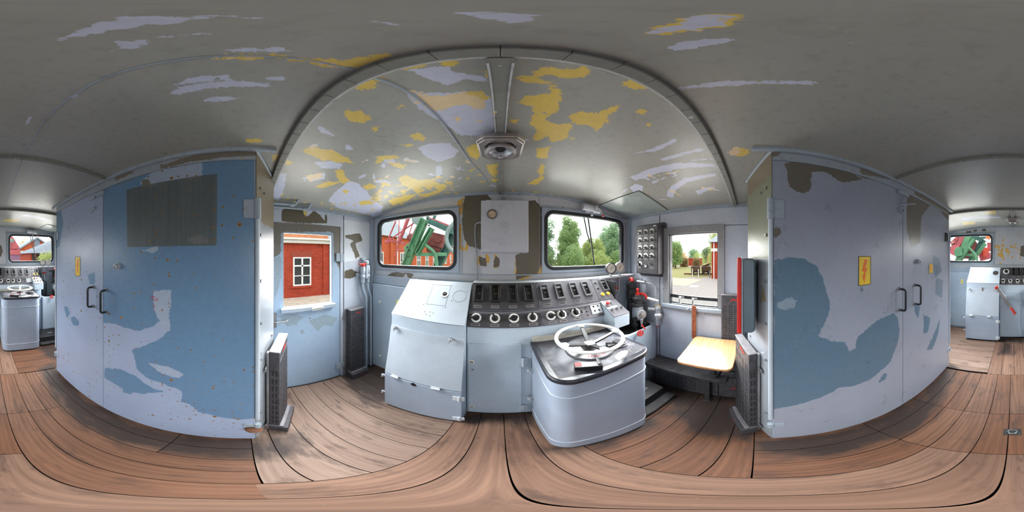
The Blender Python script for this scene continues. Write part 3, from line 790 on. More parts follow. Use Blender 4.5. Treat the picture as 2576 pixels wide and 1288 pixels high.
def cabinet(s, ys, name_label, mat, wear_near, T=None):
    """s = -1: left of the gangway, +1: right; ys = (far end, far corner, middle, near corner, near end)"""
    y0, y1, ym, y2, y3 = ys
    r = thing('equipment_cabinet', (s*1.05, (y0+y3)/2, 0), name_label, 'cabinet')
    fp = [(s*(CX+.006), y2), (s*1.02, y3), (s*1.398, y3), (s*1.398, y0), (s*1.02, y0), (s*(CX+.006), y1)]
    m = MB(); n = len(fp)
    m.add([(x, y, .035) for x, y in fp]+[(x, y, zroof(x)-.002) for x, y in fp], [tuple(range(n)), tuple(range(n, 2*n))]+[(i, (i+1) % n, n+(i+1) % n, n+i) for i in range(n)])
    m.build('body', M['grey_blue'], r)
    fq = [(s*(CX+.02), y2-.01), (s*1.02, y3-.02), (s*1.398, y3-.02), (s*1.398, y0+.02), (s*1.02, y0+.02), (s*(CX+.02), y1+.01)]
    m = MB(); m.prism(fq, .036); m.build('plinth', M['hole'], r)
    X = s*CX; doors = []
    for a, b, nm in ((y1+.004, ym-.003, 'door'), (ym+.003, y2-.006, 'door')):
        o = sheet(nm, lines(a, b, .0125), lines(.035, 2.0, .0125), lambda y, z: (X, y, z), mat, (), wear_near, solid=.0, inside=(0, (a+b)/2, 1), parent=r)
        md = o.modifiers.new('thickness', 'SOLIDIFY'); md.thickness = .005; md.offset = -1
        doors.append(o)
    o = sheet('top_band', lines(y1, y2, .02), [2.004, 2.02, 2.035, 2.05, 2.07], lambda y, z: (X+s*.001, y, z), M['band'], (), {'brown': BAND[s]}, solid=.003, inside=(0, -.8, 2), parent=r)
    for e, (ya, yb) in enumerate(((y2, y3), (y1, y0))):
        A = Vector((s*(CX+.004), ya, 0)); B = Vector((s*1.02, yb, 0)); L = (B-A).length; t = (B-A)/L
        nn = Vector((0, 1 if e == 0 else -1, 0)); nn = (nn-t*nn.dot(t)).normalized()
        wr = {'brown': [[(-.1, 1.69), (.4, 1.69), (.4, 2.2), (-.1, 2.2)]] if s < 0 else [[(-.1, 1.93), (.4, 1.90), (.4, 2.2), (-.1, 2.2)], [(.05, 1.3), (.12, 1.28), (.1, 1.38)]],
              'olive': NONE if s < 0 else [[(-.1, 1.51), (.4, 1.50), (.4, 1.95), (-.1, 1.95)]]}  # olive band on the right plates is a reflection painted into the colour
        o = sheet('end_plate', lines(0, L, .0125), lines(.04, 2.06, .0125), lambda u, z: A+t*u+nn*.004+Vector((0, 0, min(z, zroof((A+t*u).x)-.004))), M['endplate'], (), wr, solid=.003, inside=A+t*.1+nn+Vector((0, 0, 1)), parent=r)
        m = MB()
        for u, z in ((.05, 1.86), (.11, 1.855), (.05, 1.62), (.05, 1.40), (.05, 1.18), (.05, .95), (.045, .42), (.27, 1.0)):
            q = A+t*u+nn*.004; m.cyl(q+Vector((0, 0, z)), q+nn*.008+Vector((0, 0, z)), .008, n=6); m.cut()
        m.build('bolt', M['steel'], r)
        m = MB(); c = A-t*.004+nn*.010; m.tube([c+Vector((0, 0, .40)), c+Vector((0, 0, 1.69))], .011, 8); m.build('corner_tube', M['pale'], r)
        F = frame((A.x, A.y, 1.735), (0, 1 if e == 0 else -1, 0), (0, 0, 1))
        if e == 0 or True:
            dd = doors[1] if e == 0 else doors[0]; sg = 1 if e == 0 else -1
            for zc, hh in ((1.735, .09), (.30, .05)):
                m = MB(); m.cyl(c+Vector((0, 0, zc-hh/2-.005)), c+Vector((0, 0, zc+hh/2+.005)), .016, n=12)
                m.box(min(X, X-s*.006), max(X, X-s*.006), min(ya-sg*.055, ya), max(ya-sg*.055, ya), zc-hh/2, zc+hh/2)
                m.build('hinge', M['trim'], dd, bevel=.002)
    m = MB()
    for a, b in zip(lines(y0, y3, .2), lines(y0, y3, .2)[1:]): pass
    m.box(min(s*(CX-.022), s*CX), max(s*(CX-.022), s*CX), y1-.08, y2+.09, zroof(CX)-.018, zroof(CX)+.004)
    for (ya, yb) in ((y2, y3), (y1, y0)):
        A = Vector((s*CX, ya, zroof(CX)-.006)); B = Vector((s*1.05, yb+(.012 if yb > ya else -.012), zroof(1.05)-.006)); m.tube([A, B], .013, 6)
    m.build('roof_strip', M['trim'], r, bevel=.003)
    return r, doors
zb = zroof(CX)
BAND = {-1: [cabP(q, -CX) for q in ("400,415 640,374 650,392 515,402 405,425", "285,440 335,425 335,436 290,455")], 1: [cabP(q, CX) for q in ("1938,368 1958,372 1966,388 1940,398", "2165,418 2240,440 2240,452 2165,438", "2300,478 2388,522 2388,540 2300,490")]}
M['band'] = paint('cabinet_band_paint', srgb(150, 158, 166), [('brown', srgb(116, 109, 96), .02, 20, 1)], dirt=.4, rough=.42, chips=.2, chip_col=YEL)
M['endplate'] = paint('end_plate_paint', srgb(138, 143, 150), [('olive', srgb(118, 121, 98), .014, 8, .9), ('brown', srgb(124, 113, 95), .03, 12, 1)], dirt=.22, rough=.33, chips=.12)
rl, dl = cabinet(-1, (-1.75, -1.625, -.848, .05, .18), 'tall light blue steel cabinet with a faded olive rectangle on its door', M['cab_l'],
    {'blue': [cabP(q, -CX) for q in LB], 'light': [cabP(q, -CX) for q in LL], 'brown': [cabP(q, -CX) for q in LBR], 'faded': [cabP(q, -CX) for q in LF]})
for o in (dl[0],):      # the far leaf has its own few spots
    for k, L in (('blue', LW2), ('light', []), ('faded', []), ('brown', [])):
        n = len(o.data.vertices); c = np.zeros(n*3, np.float32); o.data.vertices.foreach_get('co', c); c = c.reshape(-1, 3)
        sd = poly_sd(c[:, 1]+rl.location.y, c[:, 2], [cabP(q, -CX) for q in L] or NONE); o.data.attributes[k].data.foreach_set('value', sd.astype(np.float32))
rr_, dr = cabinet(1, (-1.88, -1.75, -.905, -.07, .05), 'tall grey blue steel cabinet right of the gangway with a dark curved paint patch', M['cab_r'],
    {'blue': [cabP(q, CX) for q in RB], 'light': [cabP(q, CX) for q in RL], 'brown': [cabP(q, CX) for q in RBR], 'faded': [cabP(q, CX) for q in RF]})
def parts_on(door, x, s, handles=(), locks=(), signs=()):
    for y, z0, z1 in handles:
        m = MB(); rod_handle(m, x, s, y, z0, z1); m.build('handle', M['black'], door, label='black bar handle')
        m = MB(); [m.cyl((x, y, z), (x+s*.012, y, z), .013, n=12).cut() for z in (z0, z1)]; m.build('handle_foot', M['steel'], door)
    for y, z in locks:
        m = MB(); F = frame((x, y, z), (0, s, 0), (0, 0, 1)); m.lathe([(0, 0), (.022, 0), (.022, .006), (.016, .008), (.016, .03), (.011, .032), (.009, .026), (0, .026)], F, 18); m.build('lock', M['silver'], door)
    for a in signs: warning(door, x+s*.0002, s, *a)
parts_on(dl[0], -CX, 1, [(-.955, 1.14, 1.29)], [], [(-1.18, 1.432, .082, .165)])
parts_on(dl[1], -CX, 1, [(-.81, 1.135, 1.29)], [(-.703, 1.457)])
parts_on(dr[0], CX, -1, [(-1.055, 1.135, 1.29)], [(-1.085, 1.475)], [(-1.317, 1.405, .074, .09)])
parts_on(dr[1], CX, -1, [(-.865, 1.135, 1.29)], [], [(-.563, 1.437, .088, .165)])
# top catches, square socket, scribble
m = MB(); m.box(-.735, -.70, -.90, -.83, 1.955, 1.985); m.cut(); m.box(-.735, -.705, -1.0, -.93, 1.95, 1.975); m.cut(); m.tube([(-.715, -.93, 1.88), (-.715, -.98, 1.86)], .012, 8); m.build('catch', M['trim'], dl[0], bevel=.003)
m = MB(); m.tube([(.70, -.86, 1.88), (.695, -1.02, 1.93)], .005, 8); m.tube([(.70, -.88, 1.885), (.71, -.90, 1.975)], .004, 6); m.cut(); m.torus((0, 0, 0), .02, .005, frame((.705, -.88, 1.845), (0, -1, 0), (0, 0, 1)), 20, 8); m.cut(); m.box(.695, .735, -.95, -.84, 1.965, 1.99); m.build('catch', M['trim'], dr[1], bevel=.002)
m = MB(); m.ring(rrect(.06, .10, .004, 2), rrect(.042, .08, .003, 2), .01, frame((CX, -1.665, 1.73), (0, -1, 0), (0, 0, 1))); m.prism(rrect(.05, .09, .003, 2), .003, frame((CX, -1.665, 1.73), (0, -1, 0), (0, 0, 1))); m.build('square_socket', M['black'], dr[0])
m = MB(); sc = lambda q: [on_x(*p, -CX+.0012) for p in pts(q)]
for q in ("378,745 390,748 384,744 382,756", "385,752 389,758 392,750 395,757 398,750", "384,764 390,768 385,771 389,774", "386,778 388,782"): m.tube(sc(q), .0011, 5)
m.build('red_scribble', M['redmark'], dl[1])
m = MB(); m.lathe([(0, 0), (.035, 0), (.04, .006), (.012, .014), (0, .014)], Matrix.Translation((-.70, .04, .255)), 18); m.build('rust_disc', M['rust'], dl[1])

# ------------------------------------------------------------------ perforated resistance heaters
def zigzag(mb, F, w):
    p = [(-.5, -.1), (-.12, .22), (-.16, -.02), (.2, .16), (.14, -.06), (.5, .12)]
    for a, b in zip(p, p[1:]):
        d = Vector((b[0]-a[0], b[1]-a[1])).normalized(); q = Vector((-d.y, d.x))*.045
        mb.prism([((a[0]+q.x)*w, (a[1]+q.y)*w), ((a[0]-q.x)*w, (a[1]-q.y)*w), ((b[0]-q.x)*w, (b[1]-q.y)*w), ((b[0]+q.x)*w, (b[1]+q.y)*w)][::-1], .001, F)
def heater(o, xd, w, dep, h, label, base=True, rows=10, cols=4, slots=None, gap=.012, z0=0.0, fine=False):
    o = Vector(o); F = frame((o.x, o.y, z0), xd, (0, 0, 1))
    c = F @ Vector((w/2, 0, dep/2)); r = thing('resistance_heater', (c.x, c.y, z0), label, 'heater', None)
    b0 = .10 if base else 0.0
    m = MB(F); m.box(0, w, b0, h, gap, dep); m.build('casing', M['heater'], r, bevel=.003)
    m = MB(F); m.box(-.004, w+.004, h-.004, h+.004, gap-.004, dep+.004); m.build('lid', M['heater_top'], r, bevel=.002)
    m = MB(F); top = h-.085; ch = (top-b0-.02)/rows; cw = (w-.02)/cols
    for i in range(rows):
        zz = b0+.02+ch*i
        for j in range(cols):
            for a in range(4 if not fine else 6):
                for b in range(2):
                    x = .01+cw*j+cw*(.3+.4*b); z = zz+ch*(.16+.68*a/(3 if not fine else 5)); q = min(cw*.11, .006)
                    m.box(x-q, x+q, z-.0032, z+.0032, dep-.002, dep+.0006)
    m.box(.012, w-.012, b0+.03, h-.10, dep-.004, dep-.0016); m.build('vent_grille', M['hole'], r)
    m = MB(F)
    if not fine:
        for i in range(rows+1): zz = b0+.02+ch*i; m.box(0, w, zz-.0015, zz+.0015, dep-.001, dep+.002)
    else: m.box(0, w, top+.01, top+.013, dep-.001, dep+.002)
    m.build('seam', M['heater'], r)
    if slots is not None:
        m = MB(F); xs = -.0006 if slots < 0 else w-.0014
        n = 9
        for i in range(n):
            for k in range(4):
                for zc in (dep*.45, dep*.75):
                    z = b0+.04+(h-b0-.16)*i/n+.013*k; m.box(xs, xs+.002, z, z+.008, zc-.005, zc+.005)
        m.box(.002 if slots < 0 else w-.004, .004 if slots < 0 else w-.002, b0+.04, h-.12, dep*.4, dep*.8); m.build('side_grille', M['hole'], r)
        m = MB(F); xx = 0 if slots < 0 else w
        m.box(xx-.012, xx+.012, .03, h-.0, -.001, gap); [m.box(xx-.012-(.03 if slots < 0 else -.0), xx+.012+(.0 if slots < 0 else .03), z, z+.03, -.001, gap*.6) for z in (.12, .82)]
        m.build('mounting_rail', M['steel'], r, bevel=.001)
    if base:
        m = MB(F); m.box(-.012, w+.012, 0, .085, gap-.006, dep+.045); m.build('base', M['heater'], r, bevel=.004)
        m = MB(F); m.box(-.006, w+.006, .085, .104, gap-.004, dep+.022); m.build('base_ledge', M['heater_top'], r, bevel=.003)
    m = MB(); zigzag(m, F @ Matrix.Translation((w*.55, h-.045, dep+.0003)), w*.36); m.cut()
    if base: zigzag(m, F @ Matrix.Translation((w*.5, .045, dep+.0453)), w*.2)
    m.build('red_flash_marking', M['redmark'], r)
    return r
M['heater_top'] = simple('heater_edge', srgb(128, 126, 130), .5, .3, .15, 25, .08)
hA = heater((-.8405, .118, 0), (-.9156, .402, 0), .26, .066, .955, 'grey perforated heater standing against the corner of the left cabinet', slots=-1, fine=True)
hB = heater((1.083, .086, 0), (-.93, -.368, 0), .27, .055, .955, 'grey perforated heater standing against the corner of the right cabinet', slots=1, fine=True)
heater((-1.392, 1.0, 0), (0, 1, 0), .185, .088, .945, 'dark perforated heater on the floor between side door and grey pipes', slots=-1)
heater((1.394, .295, 0), (0, -1, 0), .205, .05, .82, 'dark perforated heater high on the wall behind the wooden seat', base=False, z0=.365, rows=9)
far(hA, 'perforated heater at the far end of the right cabinet'); far(hB, 'perforated heater at the far end of the left cabinet, beside the far pedestal')

# ------------------------------------------------------------------ padded backrest on the right cabinet
r = thing('backrest_cushion', (.86, .05, 1.12), 'upright backrest with red pad and grey shell on the corner of the right cabinet', 'backrest')
F = frame((.775, .0425, 1.315), (0, 1, .0), (0, 0, 1))      # local z = +x, local x = +y
m = MB(); m.prism(rrect(.070, .385, .022, 6), .125, F); m.build('shell', simple('cushion_shell', srgb(92, 108, 118), .45), r, bevel=.006)
F = frame((.772, .078, 1.315), (-.105, 1, 0), (0, 0, 1))
m = MB(); m.prism(rrect(.022, .395, .010, 5, .003, 0), .26, F, z0=-.004); m.build('pad', M['red'], r, bevel=.005)
m = MB(); m.prism(rrect(.006, .399, .003, 3, -.010, 0), .262, F, z0=-.006); m.build('piping', M['silver'], r)

# ------------------------------------------------------------------ folding seat, footrail and low heaters by the right wall
def seat():
    r = thing('folding_seat', (1.15, .32, .36), 'folding seat with varnished light plywood board by the right wall', 'seat')
    F = Matrix.Translation((1.147, .333, .715)) @ Matrix.Rotation(rad(-9), 4, 'Y')
    P = rrect(.38, .38, .045, 7)
    m = MB(); k = 10; vs = []; nn = len(P)
    m.prism(P, .016, F)
    t_ = NT('varnished_plywood'); v = t_.coord(); g = t_.noise(t_.mapping(v, (3, 30, 3)), 2, 5)
    t_.setv(col=t_.mix(t_.ramp(g, .3, .7), srgb(186, 140, 96), srgb(212, 174, 128)), rough=.22); t_.b.inputs['Coat Weight'].default_value = .4
    m.build('seat_board', t_.m, r, bevel=.006, seg=3)
    m = MB(); m.ring(rrect(.382, .382, .046, 7), rrect(.36, .36, .04, 7), .008, F, z0=-.006); m.build('seat_edge', M['plyedge'], r, bevel=.002)
    m = MB(); m.prism(rrect(.28, .03, .004, 2, 0, -.1), .012, F, z0=-.02).cut(); m.prism(rrect(.28, .03, .004, 2, 0, .1), .012, F, z0=-.02); m.build('seat_bracket', M['darksteel'], r, bevel=.003)
    m = MB(); m.cyl((1.23, .33, .367), (1.23, .33, .71), .022, n=14); m.cyl((1.23, .33, .367), (1.23, .33, .40), .04, n=14); m.tube([(1.23, .33, .47), (1.08, .33, .69)], .012, 8); m.box(1.06, 1.10, .22, .44, .675, .69); m.build('seat_post', M['darksteel'], r)
    return r
M['plyedge'] = simple('plywood_edge', srgb(176, 112, 62), .5, 0, .25, 40)
seat()
r = thing('footrail_bench', (1.29, .55, 0), 'black footrail and low perforated heater casing along the right wall', 'footrest')
m = MB(); m.box(1.25, 1.39, .30, .95, .03, .355); m.build('casing', M['heater'], r, bevel=.004)
m = MB()
for y in np.arange(.33, .93, .016):
    for z in np.arange(.08, .32, .02):
        if (int((y-.33)/.016) % 5) < 4: m.box(1.2492, 1.251, y, y+.007, z, z+.008)
for y in np.arange(.33, .93, .022):
    for x in np.arange(1.27, 1.37, .016): m.box(x, x+.008, y, y+.011, .354, .3558)
m.box(1.2515, 1.254, .34, .92, .09, .31); m.box(1.254, 1.37, .34, .92, .35, .353); m.build('vent_grille', M['hole'], r)
m = MB(); m.box(1.17, 1.205, .22, .96, .325, .365); m.box(1.205, 1.26, .22, .96, .355, .365); m.build('rail', M['darksteel'], r, bevel=.004)
for y in (.37, .90):
    m = MB(); m.box(1.18, 1.195, y-.02, y+.02, .0, .33); m.box(1.168, 1.22, y-.03, y+.03, 0, .012); m.build('leg', M['darksteel'], r, bevel=.002)
m = MB(); m.box(1.235, 1.39, .085, .292, .05, .34); m.build('end_box', M['heater'], r, bevel=.004)
m = MB(); zigzag(m, frame((1.2345, .16, .20), (0, -1, 0), (0, 0, 1)), .08); m.build('red_flash_marking', M['redmark'], r)
r = thing('foot_platform', (1.0, .78, 0), 'low black foot platform with pedal box to the right of the pedestal', 'footrest')
m = MB(); m.box(.775, 1.15, .62, .955, 0, .045); m.build('step_plate', M['darksteel'], r, bevel=.006)
m = MB(); m.add([(.775,.70,.045),(1.13,.70,.045),(1.13,.955,.045),(.775,.955,.045),(.775,.72,.13),(1.13,.72,.13),(1.13,.955,.17),(.775,.955,.17)], [(3,2,1,0),(4,5,6,7),(0,1,5,4),(1,2,6,5),(2,3,7,6),(3,0,4,7)]); m.build('pedal_box', M['black'], r, bevel=.005)
m = MB(); m.box(.95, 1.03, .80, .83, .143, .152); m.build('pedal', M['steel'], r, bevel=.002)
far(r, 'low black foot platform beside the far pedestal')
# ------------------------------------------------------------------ one driver's stand: desk, sloped cabinet, pedestal
LO, LV = Vector((0, 1.02, 1.036)), Vector((0, .07, .104)).normalized()
UO, UV_ = Vector((0, 1.09, 1.14)), Vector((0, .16, .17)).normalized()
EX = Vector((1, 0, 0))
def upF(x, s): return frame(UO+UV_*s+EX*x, EX, UV_)
def loF(x, s): return frame(LO+LV*s+EX*x, EX, LV)
def T2(F, x, y, z=0): return F @ Matrix.Translation((x, y, z))
def yz_prism(mb, prof, x0, x1):
    F = frame((x0, 0, 0), (0, 1, 0), (0, 0, 1)); mb.prism(prof, x1-x0, F)
def meter(parent, F, dark, w=.072, h=.145):
    m = MB()
    if dark: m.ring(rrect(w, h, .012, 4), rrect(w*.64, h*.84, .005, 4), .018, F)
    else: m.ring(rrect(w*.92, h, .004, 3), rrect(w*.6, h*.78, .002, 3), .014, F)
    o = m.build('meter', M['black'] if dark else M['grey_panel'], parent, bevel=.002)
    m = MB(); m.prism(rrect(w*.66, h*.86, .004, 3), .004, F); m.build('meter_glass', M['meterface'], o)
    if not dark:
        m = MB(); m.prism(rrect(w*.5, h*.14, .001, 1, 0, h*.27), .006, F)
        m.build('scale', M['silver'], o)
    m = MB()
    for k in range(9): m.prism(rrect(w*(.16 if k % 4 == 0 else .09), .0016, .0002, 1, -w*.12, h*(-.28+.07*k)), .0006, F, z0=.004)
    m.prism([(-w*.02, -h*.06), (w*.22, -h*.01), (-w*.02, h*.0)], .0006, F, z0=.0042)
    m.build('scale_marking', M['metermark'], o)
def plate(parent, F, w=.052, h=.017):
    m = MB(); m.prism(rrect(w, h, .001, 1), .0012, F); o = m.build('name_plate', M['platemetal'], parent)
    m = MB(); m.prism(rrect(w-.005, h-.005, .001, 1), .0016, F); m.build('plate_field', M['dark_panel'], o)
def rotary(parent, F, r=.035, ang=0, lever='black'):
    m = MB(); m.lathe([(r*.62, 0), (r*.66, .010), (r*.98, .008), (r, 0)], F, 28); o = m.build('rotary_switch', M['white'], parent, label='white ring rotary switch')
    m = MB(); m.lathe([(0, .003), (r*.64, .003), (r*.55, .016), (0, .018)], F, 20)
    L = F @ Matrix.Rotation(rad(ang), 4, 'Z'); m.prism([(-.009, -r*.7), (.009, -r*.7), (.006, r*.95), (-.006, r*.95)], .014, L, z0=.015)
    m.build('knob', M[lever], o, bevel=.002)
def button(parent, F, r, mat, h=.014, nm='push_button', collar=True):
    m = MB(); m.lathe([(0, 0), (r, 0), (r, h*.85), (r*.85, h), (0, h)], F, 18); o = m.build(nm, M[mat], parent)
    if collar: m = MB(); m.lathe([(r*1.05, 0), (r*1.35, 0), (r*1.3, h*.4), (r*1.05, h*.4)], F, 18); m.build('collar', M['silver'], o)
    return o
def screw(mb, F): mb.lathe([(0, 0), (.0045, 0), (.0035, .0025), (0, .003)], F, 8)
def wing_clamp(parent, p, out, up=(0, 0, 1)):
    p = Vector(p); out = Vector(out).normalized(); F = frame(p, out.orthogonal(), out.cross(out.orthogonal()))
    m = MB(); m.cyl(p, p+out*.03, .008, n=10); m.ball(p+out*.03, .012, 10)
    sd = out.cross(Vector(up)).normalized(); q = p+out*.028
    m.tube([q, q+sd*.012-Vector((0, 0, .035))], [.007, .004], 6); m.tube([q, q-sd*.02-Vector((0, 0, .012))], [.007, .004], 6)
    m.build('wing_clamp', M['silver'], parent)
def hinge_y(mb, x, y, z, w=.06, h=.035, out=-1):
    mb.box(x-w/2, x+w/2, y+out*.008, y, z-h/2, z+h/2); mb.cyl((x-w/2, y+out*.01, z), (x+w/2, y+out*.01, z), .008, n=10)
def hinge_v(mb, x, y, z, h=.07):
    mb.box(x-.035, x, y-.008, y, z-h/2, z+h/2); mb.cyl((x+.004, y-.008, z-h/2-.005), (x+.004, y-.008, z+h/2+.005), .009, n=10); mb.box(x+.008, x+.035, y-.005, y, z-h/2, z+h/2)
M['platemetal'] = simple('plate_metal', srgb(196, 194, 190), .4, .2, .08)
M['meterface'] = simple('meter_black', srgb(22, 23, 24), .16, 0, .25, 14, 0)
M['metermark'] = simple('meter_mark', srgb(120, 122, 116), .5)
M['lid'] = paint('pedestal_lid_paint', srgb(56, 56, 62), [('worn', srgb(200, 194, 180), .02, 26, 1), ('dust', srgb(92, 93, 102), .06, 34, .8)], dirt=.35, rough=.5, chips=.30, chip_col=srgb(168, 168, 172), bump=.35)
M['lid_edge'] = paint('pedestal_lid_edge', srgb(40, 42, 50), rough=.28, chips=.2, chip_col=srgb(150, 140, 130))
M['pedestal'] = paint('pedestal_paint', srgb(158, 170, 187), dirt=.08, rough=.33, chips=.06)
M['desk'] = paint('desk_paint', srgb(170, 184, 196), dirt=.12, rough=.36, chips=.08)

def stand(rear):
    END[0] = HALF if rear else None
    W_ = 'far ' if rear else ''
    # ---- sloped cabinet at the left of the desk
    r = thing('sloped_cabinet', (-.495, 1.14, 0), 'pale sloped cabinet by the far desk with black oval hole in its top' if rear else 'pale sloped steel cabinet left of the near desk with round dial on top', 'cabinet')
    m = MB(); yz_prism(m, [(.905, .03), (.905, .495), (.980, .97), (.980, 1.055), (1.252, 1.300), (1.345, 1.300), (1.345, .03)], -.772, -.218); m.build('body', M['desk'], r, bevel=.003)
    m = MB(); yz_prism(m, [(.93, 0), (.93, .032), (1.345, .032), (1.345, 0)], -.76, -.23); m.build('plinth', M['hole'], r)
    SF = frame((-.495, .977, 1.06), EX, Vector((0, .273, .248)))
    L = sqrt(.273**2+.248**2)
    m = MB(); m.prism(rrect(.556, L, .004, 2, 0, L/2), .006, SF, z0=-.001); m.build('top_panel', M['pale'], r, bevel=.002)
    IF = frame((-.495, .9, .495), EX, Vector((0, .077, .475))); IL = sqrt(.077**2+.475**2)
    m = MB(); m.prism(rrect(.553, IL-.012, .004, 2, 0, IL/2), .007, IF, z0=-.003); flap = m.build('flap', M['pale'], r, bevel=.002)
    m = MB(); m.box(-.771, -.219, .896, .906, .035, .490); ld = m.build('lower_door', M['lowdoor'], r, bevel=.002)
    for x in (-.72, -.30): wing_clamp(flap, (x, .976, .955), (0, -1, .15))
    for z in (.44, .20): wing_clamp(ld, (-.773, .915, z), (-1, -.15, 0))
    m = MB(); [hinge_y(m, x, .897, .497).cut() if False else (hinge_y(m, x, .897, .497), m.cut()) for x in (-.675, -.375)]; m.build('hinge', M['white_paint'], flap, bevel=.002)
    m = MB(); [(hinge_v(m, -.235, .897, z, .05), m.cut()) for z in (.41, .09)]; m.build('hinge', M['white_paint'], ld, bevel=.002)
    if not rear:
        dx, dy = .085, .245
        m = MB(); m.lathe([(.0185, .005), (.0195, .009), (.029, .009), (.031, .005)], T2(SF, dx, dy), 30); o = m.build('dial', M['white'], r, label='small white dial ring with black centre')
        m = MB(); m.lathe([(0, .0125), (.010, .012), (.012, .0075), (.0192, .007), (.0192, .005)], T2(SF, dx, dy), 22); m.build('dial_face', M['black'], o)
        m = MB(); m.ring(circ(.052, 36), circ(.0495, 36), .0008, T2(SF, .2, .235, .005)); m.build('blanked_opening', M['seamgrey'], r)
        m = MB(); m.ring(rrect(.15, .19, .004, 2), rrect(.146, .186, .003, 2), .0008, T2(SF, .04, .235, .005)); m.build('cover_plate', M['seamgrey'], r)
        m = MB(); [m.cyl(T2(SF, x, y, .004) @ Vector((0, 0, 0)), T2(SF, x, y, .0055) @ Vector((0, 0, 0)), .0035, n=8).cut() for x, y in ((-.02, .07), (.02, .075), (.045, .07), (.0, .05), (.03, .045), (.15, .19), (.25, .28), (-.05, .13), (.12, .13), (-.04, .33), (.12, .33))]
        m.build('screw_hole', M['hole'], r)
        m = MB(); m.cyl((-.53, .8955, .474), (-.53, .8925, .474), .0185, n=22); m.build('dark_hole', M['hole'], r)
    else:
        m = MB(); F = T2(SF, .2, .235, .005); m.lathe([(0, 0), (.05, 0), (.05, .001), (0, .001)], F, 30); m.build('oval_hole', M['hole'], r)
        m = MB(); m.box(-.505, -.49, .962, .972, .93, .99); m.build('latch', M['rust'], flap)
    # ---- control desk
    r = thing('control_desk', (.28, 1.17, 0), W_+('control desk with a large white round switch on its dark panel' if rear else 'near control desk of slanted grey panels with meters and switches'), 'control desk')
    m = MB(); yz_prism(m, [(1.026, .045), (1.026, 1.030), (1.094, 1.132), (1.252, 1.300), (1.345, 1.300), (1.345, .045)], -.214, .915); m.build('body', M['desk'], r, bevel=.002)
    m = MB(); yz_prism(m, [(1.05, 0), (1.05, .046), (1.345, .046), (1.345, 0)], -.214, .91); m.build('plinth', M['hole'], r)
    m = MB(); m.box(-.212, 1.355, 1.246, 1.346, 1.300, 1.316); m.build('ledge', M['white_paint'], r, bevel=.003)
    pan = []
    for x0, x1, mat in ((-.211, .264, 'dark_panel'), (.268, .762, 'grey_panel'), (.766, .914, 'grey_panel')):
        m = MB(); m.prism(rrect(x1-x0, .229, .002, 1, (x0+x1)/2, .1175), .006, upF(0, 0), z0=-.001); pan.append(m.build('instrument_panel', M[mat], r, bevel=.001))
        m = MB(); [(screw(m, T2(upF(x, s), 0, 0, .005)), m.cut()) for x in (x0+.012, x1-.012) for s in (.02, .222)]; m.build('screw', M['darksteel'], pan[-1])
    low = []
    for x0, x1, mat in ((-.211, .264, 'dark_panel'), (.268, .752, 'grey_panel')):
        m = MB(); m.prism(rrect(x1-x0, .122, .002, 1, (x0+x1)/2, .062), .006, loF(0, 0), z0=-.001); low.append(m.build('switch_panel', M[mat], r, bevel=.001))
        m = MB(); [(screw(m, T2(loF(x, s), 0, 0, .005)), m.cut()) for x in (x0+.01, x1-.01) for s in (.012,)]; m.build('screw', M['darksteel'], low[-1])
    m = MB(); m.box(-.21, .752, 1.068, 1.084, 1.118, 1.1335); m.build('joint_strip', M['grey_panel'], r, bevel=.002)
    for i, x in enumerate((-.155, -.037, .086, .202)):
        if rear and i == 0:
            rotary(pan[0], T2(upF(-.11, .135), 0, 0, .006), .055, 200); continue
        if rear and i == 1: x = .02
        if rear and i == 2: x = .11
        meter(pan[0], T2(upF(x, .135), 0, 0, .005), True); plate(pan[0], T2(upF(x, .028), 0, 0, .005))
    for i, x in enumerate((.328, .445, .570, .682)):
        meter(pan[1], T2(upF(x, .135), 0, 0, .005), False); plate(pan[1], T2(upF(x, .03), 0, 0, .005))
    meter(pan[2], T2(upF(.875, .15), 0, 0, .005), False, .075, .13)
    for x, s in ((.795, .185), (.80, .125)): button(pan[2], T2(upF(x, s), 0, 0, .005), .012, 'black', .004, 'signal_lamp')
    for x in (.812, .868): button(pan[2], T2(upF(x, .055), 0, 0, .005), .016, 'yellow', .016)
    plate(pan[2], T2(upF(.80, .093), 0, 0, .005), .05, .014)
    for x, a in ((-.158, 95), (-.036, 25), (.087, 105), (.21, 5)): rotary(low[0], T2(loF(x, .068), 0, 0, .005), .034, a); plate(low[0], T2(loF(x, .019), 0, 0, .005), .055, .016)
    for x, a in ((.336, -95), (.415, 10), (.522, 20)): rotary(low[1], T2(loF(x, .068), 0, 0, .005), .034, a); plate(low[1], T2(loF(x+.005, .019), 0, 0, .005), .05, .015)
    for x in (.468, .575): button(low[1], T2(loF(x, .066), 0, 0, .005), .015, 'dark_panel', .006, 'round_socket')
    m = MB(); [m.lathe([(0, 0), (.005, 0), (.004, .006), (0, .006)], T2(loF(.615, s), 0, 0, .005), 10).cut() for s in (.03, .06, .09)]; m.build('toggle', M['black'], low[1])
    m = MB(); m.prism(rrect(.095, .085, .003, 2), .006, T2(loF(.70, .07), 0, 0, .005)); sk = m.build('socket_plate', M['white_paint'], low[1], bevel=.001)
    m = MB(); [m.lathe([(0, 0), (.008, 0), (0, .0008)], T2(loF(.70+a, .07+b), 0, 0, .011), 14).cut() for a in (-.02, .02) for b in (-.018, .018)]; m.build('socket_hole', M['hole'], sk)
    # button box at the right end
    m = MB(); yz_prism(m, [(.90, .95), (.90, 1.05), (1.09, 1.135), (1.09, .95)], .757, .912); bx = m.build('button_box', M['desk'], r, bevel=.003)
    BF = frame((.8345, .899, 1.0555), EX, Vector((0, .19, .085)))
